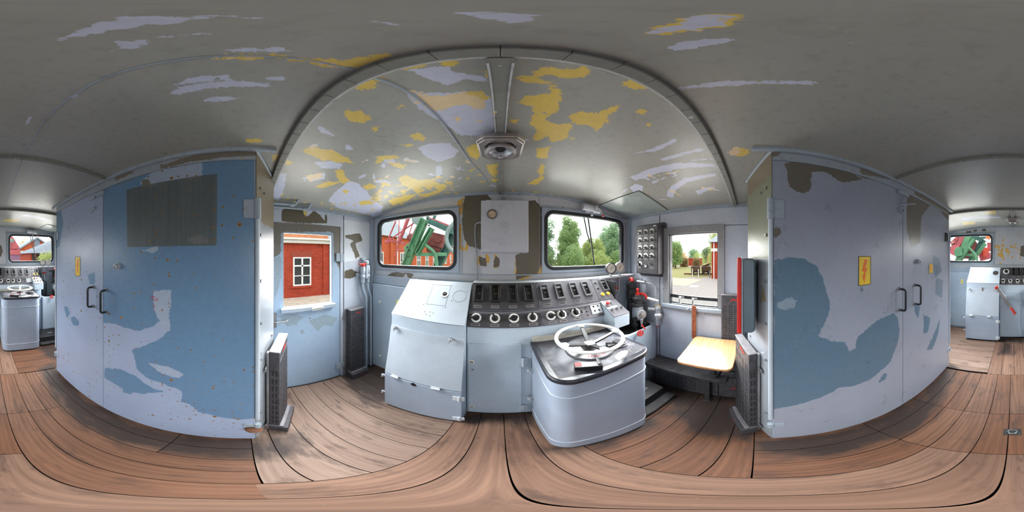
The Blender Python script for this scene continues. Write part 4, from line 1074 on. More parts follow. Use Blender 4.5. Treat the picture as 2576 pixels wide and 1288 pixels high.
    m = MB(); m.prism(rrect(.157, .205, .002, 1, 0, .103), .006, BF, z0=-.002); m.build('button_plate', M['grey_panel'], bx, bevel=.001)
    button(bx, T2(BF, -.045, .145, .004), .014, 'red', .03, 'emergency_button'); button(bx, T2(BF, .0, .165, .004), .018, 'grey_panel', .012, 'selector')
    for x in (-.048, .0, .048): button(bx, T2(BF, x, .075, .004), .013, 'dark_panel', .014)
    m = MB(); m.prism(rrect(.10, .02, .001, 1, -.02, .105), .0012, T2(BF, 0, 0, .004)); m.build('label_strip', M['white_paint'], bx)
    # lower front door
    m = MB(); m.box(-.204, .132, 1.016, 1.027, .065, .905); dd = m.build('door', M['desk'], r, bevel=.003)
    m = MB(); [(hinge_v(m, .138, 1.017, z, .075), m.cut()) for z in (.74, .15)]; m.build('hinge', M['pale'], dd, bevel=.002)
    m = MB(); [m.lathe([(0, .004), (.006, .006), (.008, .003), (.017, .003), (.019, 0)], frame((-.183, 1.016, z), EX, (0, 0, 1)), 18).cut() for z in (.735, .155)]; m.build('lock', M['ivory'], dd)
    m = MB(); [m.lathe([(0, .0035), (.011, .0035), (.011, .0045), (0, .0045)], frame((-.183, 1.0155, z), EX, (0, 0, 1)), 14).cut() for z in (.735, .155)]; m.build('lock_core', M['hole'], dd)
    m = MB(); m.cyl((-.175, 1.017, .66), (-.175, 1.0, .66), .006, n=8); m.build('stop_peg', M['steel'], dd)
    if rear:
        k = thing('hand_brake_crank', (-.12, 1.0, .84), 'steel hand crank with two red grips on the far desk', 'hand brake')
        m = MB(); m.cyl((-.12, 1.014, .84), (-.12, .93, .84), .03, n=16); m.prism(rrect(.17, .05, .024, 6), .02, frame((-.112, 1.014, .845), (1, 0, -.25), (0, 0, 1)), z0=.001); m.build('bearing', M['pale'], k, bevel=.002)
        a, b = Vector((-.25, .90, 1.02)), Vector((-.03, .90, .68)); d = (b-a).normalized()
        m = MB(); m.prism(rrect((b-a).length+.04, .055, .026, 6), .012, frame((a+b)/2, d, (0, 0, 1))); m.build('arm', M['steel'], k, bevel=.002)
        m = MB(); m.cyl(a, a+Vector((0, -.10, 0)), .021, .024, n=14).cut(); m.cyl(b+d*.01+Vector((0, -.012, 0)), b+d*.14+Vector((0, -.03, 0)), .020, .022, n=14); m.build('grip', M['red'], k, bevel=.003)
    # ---- access panel on the end wall
    r = thing('access_panel', (-1.05, 1.36, .05), 'flat blue access panel left of the '+('far sloped cabinet' if rear else 'near sloped cabinet'), 'panel')
    m = MB(); m.box(-1.345, -.80, 1.345, 1.384, .05, 1.20); m.build('panel', M['desk'], r, bevel=.003)
    m = MB(); [m.cyl((-1.22, 1.345, z), (-1.22, 1.330, z), .014, n=14).cut() for z in (1.0, .25)]; m.build('lock', M['ivory'], r)
    m = MB(); m.box(-1.0, -.95, 1.3435, 1.345, .97, 1.06); m.build('yellow_note', M['note'], r)
    # ---- pedestal with hand wheel
    r = thing('driver_pedestal', (.48, .80, 0), 'rounded grey blue pedestal with hand wheel at the '+('far desk' if rear else 'near desk'), 'pedestal')
    def foot(g, back=1.022):
        x0, x1, y0, R = .20-g, .752+g, .568-g, .085+g
        return [(x1, back), (x0, back)]+[(x0+R-R*cos(rad(9*k)), y0+R-R*sin(rad(9*k))) for k in range(11)]+[(x1-R+R*sin(rad(9*k)), y0+R-R*cos(rad(9*k))) for k in range(11)]
    m = MB(); m.prism(foot(0, 1.0135)[::1], .87, None, z0=.022, smooth=True); m.build('body', M['pedestal'], r)
    m = MB(); m.prism(foot(-.008, 1.01), .023); m.build('plinth', M['hole'], r)
    m = MB()
    for z in (.77, .14): q = [Vector((x, y, z)) for x, y in foot(.0)[1:]+[(.752, 1.0)]]; q[0] = Vector((.20, 1.0, z)); m.tube(q, .0045, 6); m.cut()
    m.build('bead', M['pale'], r)
    m = MB(); m.prism(foot(.014, 1.0135), .034, None, z0=.891); m.build('lid', M['lid_edge'], r, bevel=.011, seg=4)
    wear = {'worn': [[(on_z(*p, .925).x, on_z(*p, .925).y) for p in pts(s)] for s in ("1486,938 1500,932 1522,924 1560,908 1590,895 1612,878 1622,880 1604,897 1562,922 1520,938 1498,946", "1545,898 1562,884 1580,880 1576,895 1556,906")],
            'dust': [[(.24, .62), (.5, .6), (.45, .75), (.3, .9), (.24, .85)], [(.6, .64), (.73, .66), (.73, .9), (.62, .98), (.5, .96), (.62, .8)]]}
    sheet('lid_top', lines(.222, .738, .0125), lines(.592, 1.0, .0125), lambda x, y: (x, y, .9256), M['lid'], (), wear, solid=0, inside=(.5, .8, 2), parent=r, T=END[0])
    m = MB(); m.box(.20, .750, .995, 1.0135, .926, .965); m.build('back_strip', M['creamstrip'], r, bevel=.002)
    C0 = Vector((.487, .80, 0))
    m = MB(); m.lathe([(0, .926), (.142, .926), (.140, .937), (.13, .939), (0, .939)], Matrix.Translation(C0), 40); m.build('dial_disc', M['dialgrey'], r)
    m = MB()
    dirc = atan2(-C0.y, -C0.x)
    for k in range(19):
        a = dirc+rad(-48+5.2*k); F = Matrix.Translation(C0+Vector((.086*cos(a), .086*sin(a), .9392))) @ Matrix.Rotation(a, 4, 'Z'); m.prism(rrect(.016, .0045, .001, 1), .0006, F)
    for k, ch in enumerate('BREMSEN'):
        a = dirc+rad(-2+7.2*k); text_into(m, ch, .019, Matrix.Translation(C0+Vector((.118*cos(a), .118*sin(a), .9395))) @ Matrix.Rotation(a+pi/2, 4, 'Z'), .0004)
    a = dirc+rad(-52); text_into(m, '0', .022, Matrix.Translation(C0+Vector((.118*cos(a), .118*sin(a), .9395))) @ Matrix.Rotation(a+pi/2, 4, 'Z'), .0004)
    m.build('red_lettering', M['redmark'], r)
    m = MB(); F = Matrix.Translation((.372, .622, .94)) @ Matrix.Rotation(rad(-22), 4, 'Z'); m.prism(rrect(.125, .045, .004, 2), .026, F, z0=-.014); pb = m.build('brake_pointer', M['black'], r, bevel=.002)
    m = MB(); m.prism(rrect(.03, .03, .002, 1, -.045, .004), .0012, F, z0=.012); m.build('red_tab', M['redmark'], pb)
    m = MB(); m.prism(rrect(.014, .06, .002, 1, .05, .02), .006, F, z0=.012); m.build('pointer_arm', M['dark_panel'], pb)
    m = MB(); m.lathe([(0, .926), (.05, .926), (.05, .936), (.044, .938), (.044, .950), (.040, .952), (.040, .964), (0, .966)], Matrix.Translation((.655, .735, 0)), 26); m.build('selector_knob', M['dialgrey'], r)
    m = MB(); m.prism([(-.012, 0), (.012, 0), (.03, .05), (-.03, .05)], .03, Matrix.Translation((.615, .725, .927)) @ Matrix.Rotation(rad(70), 4, 'Z')); m.build('selector_lever', M['black'], r, bevel=.002)
    # hand wheel
    m = MB(); m.lathe([(0, .939), (.05, .939), (.035, .955), (.03, .955), (0, .956)], Matrix.Translation(C0), 24); hw = m.build('hand_wheel', M['darksteel'], r, label='white rimmed hand wheel')
    R = .2
    m = MB(); m.lathe([(R-.019, 1.011), (R-.004, 1.007), (R+.002, 1.013), (R, 1.021), (R-.004, 1.023), (R-.016, 1.023), (R-.019, 1.020), (R-.019, 1.011)], Matrix.Translation(C0), 64); m.build('rim', M['white'] if not rear else M['ivory'], hw)
    m = MB()
    for a in (78, -8, 192, 262):
        d = Vector((cos(rad(a)), sin(rad(a)), 0)); F = frame(C0+d*.095+Vector((0, 0, .983)), Vector((d.x*.17, d.y*.17, .058)), Vector((-d.y, d.x, 0))); m.prism([(-.095, -.016), (.088, -.011), (.088, .011), (-.095, .016)], .010, F).cut()
    m.build('spoke', M['black'] if not rear else M['steel'], hw, bevel=.002)
    m = MB()
    for a in (78, -8, 192, 262):
        d = Vector((cos(rad(a)), sin(rad(a)), 0)); F = frame(C0+d*.172+Vector((0, 0, 1.012)), d, Vector((-d.y, d.x, 0))); m.prism([(-.018, -.014), (.016, -.03), (.016, .03), (-.018, .014)], .010, F).cut()
    m.build('rim_lug', M['white'], hw, bevel=.001)
    m = MB(); m.lathe([(0, .956), (.033, .956), (.033, .968), (.02, .972), (.008, .970), (0, .972)], Matrix.Translation(C0), 20); m.build('hub_cap', M['steel'], hw)
    for x, y, z, nx in ((.199, .93, .68, -1), (.199, .93, .34, -1)): wing_clamp(r, (.2, .98, z), (-1, -.2, 0))
    END[0] = None
M['lowdoor'] = paint('lower_door_paint', srgb(160, 173, 190), dirt=.1, rough=.36, chips=.12)
M['seamgrey'] = simple('engraved_line', srgb(120, 128, 134), .5)
M['note'] = simple('yellow_note', srgb(226, 214, 120), .6, 0, .06)
M['creamstrip'] = paint('worn_cream_strip', srgb(178, 176, 164), dirt=.5, rough=.5, chips=.3, chip_col=srgb(120, 110, 95))
M['dialgrey'] = simple('dial_grey', srgb(100, 100, 104), .45, .2, .14, 30)
stand(False); stand(True)

# ------------------------------------------------------------------ gauges, valves and pipes in the right-hand corner of each stand
def gauge_face(parent, F, r, ang=40, nm='gauge_face'):
    m = MB(); m.lathe([(0, .002), (r*.9, .002), (0, .0022)], F, 28); o = m.build(nm, M['ivory'], parent)
    m = MB(); L = F @ Matrix.Rotation(rad(ang), 4, 'Z'); m.prism([(-r*.05, -r*.25), (r*.05, -r*.25), (r*.015, r*.72), (-r*.015, r*.72)], .001, L, z0=.003)
    m.build('needle', M['black'], o)
    m = MB()
    for k in range(11):
        a = rad(-130+26*k); q = F @ Matrix.Rotation(a, 4, 'Z'); m.prism(rrect(r*.03, r*.12, .0002, 1, 0, r*.76), .0006, q, z0=.0024)
    m.build('scale_marks', M['black'], o)
M['tank'] = simple('tank_black', srgb(38, 46, 52), .35)
def corner(rear):
    END[0] = HALF if rear else None
    w = 'far ' if rear else 'near '
    for k, (x, z, lab) in enumerate(((1.026, 1.395, 'inner of two round pressure gauges, nearer the meters, above the %sdesk'), (1.144, 1.40, 'outer of two round pressure gauges, nearer the side wall, above the %sdesk'))):
        r = thing('pressure_gauge', (x, 1.285, 1.316), lab % w.strip().join(['', ' ']), 'gauge', w+'desk pressure gauges')
        F = frame((x, 1.27, z), Vector((1, -.25 if k == 0 else -.3, 0)), (0, 0, 1))
        m = MB(); m.lathe([(0, -.045), (.05, -.045), (.052, -.04), (.052, 0), (.055, .002), (.055, .008), (.049, .008), (.048, .0015), (0, .0015)], F, 32); m.build('case', M['darksteel'] if k == 0 else M['steel'], r)
        gauge_face(r, F, .052, -40)
        m = MB(); m.cyl((x, 1.285, z-.052), (x, 1.285, 1.317), .011, n=12); m.cyl((x, 1.285, 1.317), (x, 1.285, 1.335), .017, n=6); m.build('stem', M['silver'], r)
    r = thing('gauge_pipes', (1.09, 1.285, 1.12), 'two grey gauge pipes with a red knob below the %sdesk ledge' % w, 'pipes')
    m = MB(); m.tube(arc_path([(1.026, 1.285, 1.2995), (1.026, 1.285, 1.19), (1.04, 1.27, 1.14)], .03), .009, 8).cut(); m.tube(arc_path([(1.144, 1.285, 1.2995), (1.144, 1.285, 1.15), (1.10, 1.27, 1.10), (1.06, 1.27, 1.10)], .04), .009, 8); m.build('pipe', M['silver'], r)
    m = MB(); m.cyl((1.055, 1.265, 1.07), (1.055, 1.265, 1.175), .015, n=12); m.box(1.0, 1.12, 1.24, 1.29, 1.172, 1.178); m.build('valve_body', M['silver'], r)
    m = MB(); m.lathe([(0, 1.178), (.02, 1.178)]+[(.032, 1.185), (.034, 1.195), (.028, 1.205), (0, 1.207)], Matrix.Translation((1.055, 1.262, 0)), 16); m.build('red_knob', M['red'], r)
    # housing the valves stand in
    r = thing('valve_housing', (1.16, 1.15, 0), 'low blue steel housing under the brake valves of the %sdesk' % w, 'housing')
    m = MB(); m.box(.925, 1.355, .960, .972, .035, .785); m.box(.925, .937, .972, 1.34, .035, .785); m.box(1.343, 1.355, .972, 1.34, .035, .785); m.box(.937, 1.343, 1.328, 1.34, .035, 1.29); m.build('housing_wall', M['desk'], r, bevel=.002)
    m = MB(); m.box(.937, 1.343, .972, 1.328, .66, .72); m.box(.926, .937, 1.1, 1.34, .785, 1.29); m.build('dark_floor', M['hole'], r)
    m = MB(); m.ring(rrect(.43, .375, .004, 6), rrect(.385, .325, .06, 6), .006, Matrix.Translation((1.14, 1.148, .785))); m.build('top_plate', M['desk'], r, bevel=.001)
    r = thing('air_reservoir', (1.05, 1.25, .72), 'dark upright cylinder behind the red knob of the %sdesk' % w, 'tank')
    m = MB(); m.lathe([(0, .722), (.06, .722), (.063, .735), (.063, 1.0), (.055, 1.03), (.02, 1.04), (0, 1.04)], Matrix.Translation((1.03, 1.235, 0)) , 28); m.build('tank', M['tank'], r)
    m = MB(); m.cyl((1.03, 1.235, 1.04), (1.03, 1.235, 1.055), .018, n=6); m.build('plug', M['darksteel'], r)
    # driver's brake valve
    bx, by = 1.215, 1.085
    r = thing('brake_valve', (bx, by, .72), ('far driver brake valve with white grip on a red handle' if rear else 'near driver brake valve with red bent handle and white grip'), 'valve')
    m = MB(); F = Matrix.Translation((bx, by, 0))
    m.lathe([(0, .86), (.05, .86), (.058, .90), (.058, .98), (.05, 1.01), (0, 1.01)], F, 22); m.cyl((bx-.02, by-.05, .935), (bx-.035, by-.085, .935), .052, .05, n=24); m.build('body', M['silver'], r, bevel=.003)
    m = MB(); F2 = frame((bx-.036, by-.087, .935), (1, -.42, 0), (0, 0, 1)); m.prism(circ(.026, 6), .012, F2); m.cyl(F2 @ Vector((0, 0, .012)), F2 @ Vector((0, 0, .024)), .012, n=14); m.build('hex_plug', M['steel'], r, bevel=.001)
    m = MB(); m.prism(rrect(.125, .115, .02, 5), .026, Matrix.Translation((bx, by, 1.01))); m.lathe([(0, 1.036), (.046, 1.036), (.046, 1.075), (.055, 1.08), (.055, 1.10), (.04, 1.105), (.035, 1.125), (0, 1.128)], F, 24); m.build('head', M['darksteel'], r, bevel=.002)
    m = MB(); m.tube(arc_path([(bx, by, 1.175), (bx, by, 1.14), (bx+.045, by-.03, 1.13), (bx+.062, by-.06, 1.10), (bx+.064, by-.066, 1.075)], .02), [.013]*2+[.014]*99, 10) if False else m.tube(arc_path([(bx, by, 1.18), (bx, by, 1.138), (bx+.04, by-.03, 1.132), (bx+.058, by-.06, 1.118), (bx+.06, by-.066, 1.08)], .018), .0125, 10); m.ball((bx, by, 1.18), .017, 12); m.lathe([(0, 1.126), (.022, 1.126), (.022, 1.145), (0, 1.15)], F, 16); m.build('handle', M['red'], r)
    m = MB(); m.tube([(bx+.06, by-.075, 1.092), (bx+.085, by-.12, 1.078), (bx+.108, by-.165, 1.066)], [.012, .0145, .013], 12); m.ball((bx+.108, by-.165, 1.066), .013, 10); m.build('grip', M['white'], r)
    m = MB()
    for dx, dy in ((-.06, -.02), (.04, -.05), (.055, .03), (-.01, .06)):
        m.cyl((bx+dx, by+dy, .722), (bx+dx, by+dy, .90), .020, n=14); m.cyl((bx+dx, by+dy, .80), (bx+dx, by+dy, .835), .03, n=14); m.cyl((bx+dx, by+dy, .745), (bx+dx, by+dy, .765), .027, n=6); m.cut()
    m.build('pipe_union', M['black'], r, bevel=.002)
    m = MB(); m.cyl((bx-.045, by-.09, .89), (bx-.048, by-.092, .85), .018, .010, n=12); m.cyl((bx-.048, by-.092, .85), (bx-.05, by-.094, .81), .008, n=10); m.build('drain', M['silver'], r)
    m = MB(); m.tube([(bx-.05, by-.096, .835), (bx-.054, by-.12, .815), (bx-.05, by-.14, .797)], .0065, 8); m.build('drain_lever', M['red'], r)
    # small red wheel
    r = thing('shutoff_handwheel', (1.07, .95, .79), 'small red spoked valve wheel at the front edge of the %svalve housing' % w, 'valve wheel')
    F = frame((1.07, .925, .795), (1, -.35, 0), (.1, .1, 1)); m = MB(); m.torus((0, 0, 0), .027, .006, F, 24, 8)
    for k in range(5): m.tube([F @ Vector((0, 0, 0)), F @ Vector((.025*cos(2*pi*k/5), .025*sin(2*pi*k/5), 0))], .004, 6)
    m.cyl(F @ Vector((0, 0, -.01)), F @ Vector((0, 0, .01)), .009, n=10); m.build('wheel', M['red'], r)
    m = MB(); m.cyl(F @ Vector((0, 0, -.035)), F @ Vector((0, 0, -.008)), .006, n=10); m.build('spindle', M['darksteel'], r)
    # second valve behind
    r = thing('auxiliary_brake_valve', (1.26, 1.24, .87), 'black brake valve with red clamp and dark lever behind the %sdriver valve' % w, 'valve')
    F = Matrix.Translation((1.255, 1.22, 0)); m = MB(); m.lathe([(0, .872), (.04, .872), (.04, 1.05), (.05, 1.06), (.05, 1.13), (.04, 1.16), (.045, 1.17), (.05, 1.18), (.05, 1.235), (.04, 1.25), (0, 1.255)], F, 22); m.build('body', M['darksteel'], r)
    m = MB(); m.tube(arc_path([(1.256, 1.212, 1.278), (1.248, 1.19, 1.268), (1.238, 1.18, 1.245)], .01), .016, 10); m.ball((1.258, 1.217, 1.272), .02, 10); m.lathe([(0, 1.25), (.022, 1.25), (.022, 1.275), (0, 1.28)], F, 16); m.build('clamp', M['red'], r)
    m = MB(); m.tube([(1.238, 1.178, 1.247), (1.16, 1.15, 1.243), (1.10, 1.13, 1.243)], [.010, .014, .012], 10); m.build('lever', M['black'], r)
    # pressure reducer on the wall
    r = thing('pressure_reducer', (1.33, .935, .90), 'silver pressure reducer with red bottom cap beside the %sbrake valve' % w, 'valve')
    F = Matrix.Translation((1.335, .925, 0)); m = MB(); m.lathe([(0, .79), (.026, .79), (.030, .86), (.030, .885), (.046, .89), (.046, .915), (.03, .93), (.026, .97), (.034, .98), (.03, 1.005), (0, 1.01)], F, 20); m.cyl((1.335, .925, .965), (1.27, 1.0, .975), .02, n=12); m.cyl((1.335, .925, .945), (1.388, .925, .945), .022, n=12); m.build('body', M['silver'], r)
    m = MB(); m.lathe([(0, .775), (.017, .775), (.019, .79), (0, .791)], F, 14); m.build('red_cap', M['red'], r)
    m = MB(); [m.cyl((1.335+.024*cos(a), .925+.024*sin(a), .995), (1.335+.024*cos(a), .925+.024*sin(a), 1.015), .006, n=6).cut() for a in (0.5, 2.6, 4.7)]; m.build('bolt', M['yellow'], r)
    r = thing('elbow_pipe', (1.35, 1.05, 1.1), 'thin bent grey pipe with a fitting on the wall behind the %sbrake valve' % w, 'pipe')
    m = MB(); m.tube(arc_path([(1.33, 1.14, 1.24), (1.345, 1.06, 1.235), (1.352, .965, 1.225), (1.352, .955, 1.06), (1.35, 1.0, 1.02)], .045), .0085, 8); m.build('pipe', M['silver'], r)
    m = MB(); m.cyl((1.325, 1.19, 1.24), (1.335, 1.085, 1.238), .016, n=12); m.cyl((1.332, 1.14, 1.21), (1.332, 1.14, 1.28), .013, n=10); m.cyl((1.332, 1.14, 1.24), (1.392, 1.14, 1.24), .012, n=10); m.build('fitting', M['silver'], r, bevel=.001)
    END[0] = None
corner(False); corner(True)
# ------------------------------------------------------------------ ceiling lamps
def lamp(rear):
    END[0] = HALF if rear else None
    y = .665
    r = thing('ceiling_lamp', (0, y, 2.05), 'eight sided grey metal ceiling lamp with round glass, '+('far one near the end wall' if rear else 'near one on the roof beam'), 'lamp')
    F = Matrix.Translation((0, y, 0))
    def oct_(w, h, c): return [(w-c, h), (w, h-c), (w, -h+c), (w-c, -h), (-w+c, -h), (-w, -h+c), (-w, h-c), (-w+c, h)]
    m = MB(); m.prism(oct_(.092, .092, .03), .03, F, z0=2.035); m.build('housing', M['lampmetal'], r, bevel=.003)
    m = MB(); m.ring(oct_(.086, .086, .03), oct_(.06, .06, .02), .012, F, z0=2.024); m.build('frame', M['lampmetal'], r, bevel=.003)
    m = MB(); m.lathe([(.060, 2.026), (.066, 2.014), (.064, 2.004), (.056, 2.002), (.054, 2.010), (.056, 2.03)], F, 40); m.build('ring', M['lampmetal'], r)
    m = MB(); m.lathe([(.055, 2.008), (.05, 2.02), (.03, 2.03), (0, 2.032)], F, 32); m.build('reflector', M['reflector'], r)
    m = MB(); m.lathe([(0, 2.026), (.018, 2.026), (.022, 2.031), (0, 2.031)], F, 20); m.build('bulb_socket', M['black'], r)
    END[0] = None
M['lampmetal'] = simple('lamp_metal', srgb(176, 170, 168), .3, .75, .1, 20)
M['reflector'] = simple('lamp_reflector', srgb(196, 194, 196), .2, .8, .05, bump=0)
lamp(False); lamp(True)

# ------------------------------------------------------------------ gauge box on the front wall with its cable
r = thing('gauge_box', (.036, 1.33, 1.545), 'square grey steel box with a small round gauge between the two near windows', 'box')
m = MB(); m.box(-.153, .222, 1.275, 1.386, 1.547, 1.975); m.build('case', M['boxgrey'] if 'boxgrey' in M else M.setdefault('boxgrey', paint('gauge_box_paint', srgb(180, 183, 190), dirt=.1, rough=.28, bump=.35)), r, bevel=.004)
m = MB(); m.box(-.150, .219, 1.268, 1.2752, 1.552, 1.972); dr_ = m.build('door', M['boxgrey'], r, bevel=.002)
F = frame((-.065, 1.268, 1.852), EX, (0, 0, 1))
m = MB(); m.lathe([(.034, 0), (.038, 0), (.038, .010), (.034, .012), (.033, .004)], F, 30); g = m.build('gauge', M['darksteel'], dr_)
m = MB(); m.lathe([(0, .002), (.034, .002), (0, .0022)], F, 26); gf = m.build('gauge_face', simple('aged_dial', srgb(200, 176, 150), .4), g)
m = MB(); m.prism([(-.001, -.008), (.001, -.008), (.0006, .026), (-.0006, .026)], .001, F @ Matrix.Rotation(rad(125), 4, 'Z'), z0=.003)
for k in range(11): m.prism(rrect(.001, .004, .0002, 1, 0, .027), .0006, F @ Matrix.Rotation(rad(-130+26*k), 4, 'Z'), z0=.0024)
g2 = m.build('needle', M['black'], g)
m = MB(); [(m.lathe([(0, 0), (.011, 0), (.011, .006), (.006, .010), (0, .010)], frame((x, 1.268, z), EX, (0, 0, 1)), 16), m.cut()) for x, z in ((.002, 1.92), (.038, 1.768))]; m.build('knob', M['boxgrey'], dr_)
m = MB(); m.prism(rrect(.052, .018, .009, 5), .005, frame((.022, 1.268, 1.612), EX, (0, 0, 1))); m.build('latch', M['boxgrey'], dr_, bevel=.001)
r = thing('grey_cable', (-.2, 1.37, 1.32), 'thin grey cable curving from the gauge box down to the near desk', 'cable')
m = MB(); m.tube(arc_path([(-.154, 1.345, 1.80), (-.175, 1.36, 1.805), (-.212, 1.372, 1.80), (-.218, 1.379, 1.72), (-.205, 1.379, 1.55), (-.196, 1.376, 1.40), (-.196, 1.372, 1.318)], .04), .0055, 8); m.build('sheath', M['cable'], r)
m = MB(); m.cyl((.02, 1.386, 2.035), (.02, 1.372, 2.035), .014, n=6); struct(m.build('trim_20', M['trim']))

# ------------------------------------------------------------------ wiper drives and wipers
def wiper(rear):
    END[0] = HALF if rear else None
    w = 'far' if rear else 'front'
    r = thing('wiper_motor', (.85, 1.33, 1.95), 'grey wiper motor with small red knob lever above the %s window' % ('far' if rear else 'front right'), 'wiper motor')
    m = MB(); m.cyl((.735, 1.335, 2.0), (.845, 1.335, 1.995), .036, n=20); m.cyl((.845, 1.335, 1.99), (.93, 1.335, 1.98), .030, n=18); m.box(.78, .93, 1.34, 1.387, 1.955, 2.0); m.build('motor', M['boxgrey'], r, bevel=.003)
    m = MB(); m.lathe([(0, 0), (.02, 0), (.024, .01), (.012, .02), (0, .022)], frame((.865, 1.30, 2.0), EX, (0, 0, 1)), 14); m.cut(); m.cyl((.845, 1.345, 1.955), (.845, 1.345, 1.92), .012, n=12); m.build('shaft', M['silver'], r)
    m = MB(); m.tube(arc_path([(.865, 1.285, 1.998), (.90, 1.27, 1.97), (.92, 1.27, 1.925)], .02), .004, 8); m.build('lever', M['steel'], r)
    m = MB(); m.ball((.922, 1.268, 1.915), .012, 12); m.build('red_knob', M['red'], r)
    m = MB(); m.tube(arc_path([(.80, 1.355, 1.972), (1.0, 1.36, 1.962), (1.24, 1.365, 1.93), (1.335, 1.365, 1.91), (1.345, 1.365, 1.70), (1.335, 1.365, 1.42)], .03), .0035, 6); m.build('air_line', M['cable'], r)
    r = thing('window_wiper', (.85, 1.455, 1.93), 'black window wiper outside the %s' % ('far window with the gabled house behind' if rear else 'front window full of trees'), 'wiper')
    m = MB(); m.tube([(.825, 1.475, 1.945), (.865, 1.47, 1.76), (.895, 1.462, 1.66)], .007, 6); m.build('arm', M['rubber'], r)
    m = MB(); m.tube([(.865, 1.452, 1.925), (.90, 1.450, 1.70), (.94, 1.448, 1.425)], .008, 6); m.build('blade', M['black'], r)
    END[0] = None
wiper(False); wiper(True)

# ------------------------------------------------------------------ switch box with dial switches on the right wall
r = thing('switch_box', (1.33, 1.03, 1.33), 'dark grey wall box with rows of white dial switches beside the right side window', 'switch box')
m = MB(); m.prism(rrect(.36, .56, .03, 4), .008, frame((1.395, 1.035, 1.585), (0, -1, 0), (0, 0, 1))); m.build('back_plate', M['dark_panel'], r, bevel=.002)
m = MB(); m.prism(rrect(.282, .50, .012, 4), .106, frame((1.388, 1.027, 1.587), (0, -1, 0), (0, 0, 1))); m.build('case', M['dark_panel'], r, bevel=.006)
m = MB(); m.box(1.35, 1.388, 1.17, 1.215, 1.36, 1.80); m.build('terminal_cover', M['dark_panel'], r, bevel=.004)
XF = 1.2815
def sbF(y, z, d=0): return frame((XF-d, y, z), (0, -1, 0), (0, 0, 1))
for j, z in enumerate((1.763, 1.683, 1.604, 1.522, 1.435)):
    for i, y in enumerate((1.113, 1.036, .960)):
        if j == 4 and i > 0: continue
        F = sbF(y, z)
        m = MB(); half_ = [(.030*cos(rad(-20+220*k/20)), .030*sin(rad(-20+220*k/20))) for k in range(21)]; m.prism(half_, .0014, F); o = m.build('dial_plate', M['white'], r)
        m = MB(); m.lathe([(0, .001), (.014, .001), (.012, .014), (0, .016)], F, 16); L = F @ Matrix.Rotation(rad(-105 if not (j == 3 and i == 0) else 180) if j < 4 else rad(20), 4, 'Z'); m.prism([(-.006, -.016), (.006, -.016), (.004, .032), (-.004, .032)], .012, L, z0=.012); m.build('knob', M['black'], o, bevel=.001)
        m = MB()
        for k in range(7): m.prism(rrect(.0012, .005, .0003, 1, 0, .024), .0004, F @ Matrix.Rotation(rad(-75+25*k), 4, 'Z'), z0=.0014)
        m.build('scale_marks', M['black'], o)
        plate(r, sbF(y, z-.034), .046, .015)
plate(r, sbF(.96, 1.405), .046, .016)
m = MB(); m.lathe([(0, 0), (.018, 0), (.018, .006), (.013, .004), (0, .004)], sbF(1.036, 1.425), 20); m.build('socket', M['steel'], r)
m = MB(); m.cyl((XF, .96, 1.437), (XF-.02, .968, 1.447), .004, n=8); m.build('toggle', M['black'], r)
m = MB(); m.prism(rrect(.034, .012, .001, 1), .0012, sbF(.925, 1.818)); m.build('label_strip', M['white_paint'], r)

# ------------------------------------------------------------------ window strap, left-hand pipes, roof plates
r = thing('window_strap', (1.352, .547, .70), 'brown leather strap hanging from the right side window sill', 'strap')
m = MB(); F = frame((1.358, .547, .885), (0, -1, 0), (0, 0, 1)); m.prism(rrect(.043, .355, .02, 6), .005, F); m.build('leather', M['leather'], r, bevel=.0015)
m = MB(); [m.cyl((1.3535, .547, z), (1.3525, .547, z), .005, n=12).cut() for z in (1.02, .90, .78)]; m.build('hole', M['hole'], r)
r = thing('strap_stud', (1.355, .60, 1.03), 'small steel stud on the right window sill beside the leather strap', 'stud')
m = MB(); m.cyl((1.366, .605, 1.018), (1.345, .605, 1.018), .007, n=10); m.ball((1.343, .605, 1.018), .009, 10); m.build('stud', M['steel'], r)
r = thing('stopcock_pipes', (-1.355, 1.27, 0), 'pair of light blue pipes with red handled stopcock in the corner beside the side door', 'pipes')
for ya, yb, z1 in ((1.20, 1.250, 1.28), (1.275, 1.325, 1.29)):
    m = MB(); m.tube(arc_path([(-1.352, yb, .0), (-1.352, yb, 1.05), (-1.352, ya, 1.15), (-1.352, ya, z1)], .05), .0135, 10); m.build('pipe', M['desk'], r)
    m = MB(); F = Matrix.Translation((-1.352, ya, 0)); m.lathe([(.014, 1.22), (.022, 1.225), (.022, 1.27), (.027, 1.28), (.027, 1.305), (.019, 1.315), (.026, 1.33), (.026, 1.40), (.018, 1.415), (0, 1.415)], F, 16); m.build('union', M['pale'], r)
m = MB(); m.cyl((-1.352, 1.195, 1.36), (-1.352, 1.28, 1.36), .02, n=12); m.cyl((-1.335, 1.24, 1.27), (-1.335, 1.24, 1.43), .014, n=12); m.lathe([(0, 1.43), (.026, 1.43), (.03, 1.445), (.03, 1.462), (.02, 1.47), (0, 1.47)], Matrix.Translation((-1.34, 1.24, 0)), 16); m.build('stopcock', M['pale'], r)
m = MB(); m.prism([(-.03, -.012), (.05, -.009), (.115, -.012), (.12, .012), (.05, .009), (-.03, .012)], .012, frame((-1.335, 1.20, 1.437), (.12, -1, -.06), (0, 0, 1)) if False else Matrix.Translation((-1.33, 1.225, 1.428)) @ Matrix.Rotation(rad(-80), 4, 'Z')); m.box(-1.35, -1.31, 1.17, 1.195, 1.405, 1.435); m.build('handle', M['red'], r, bevel=.002)
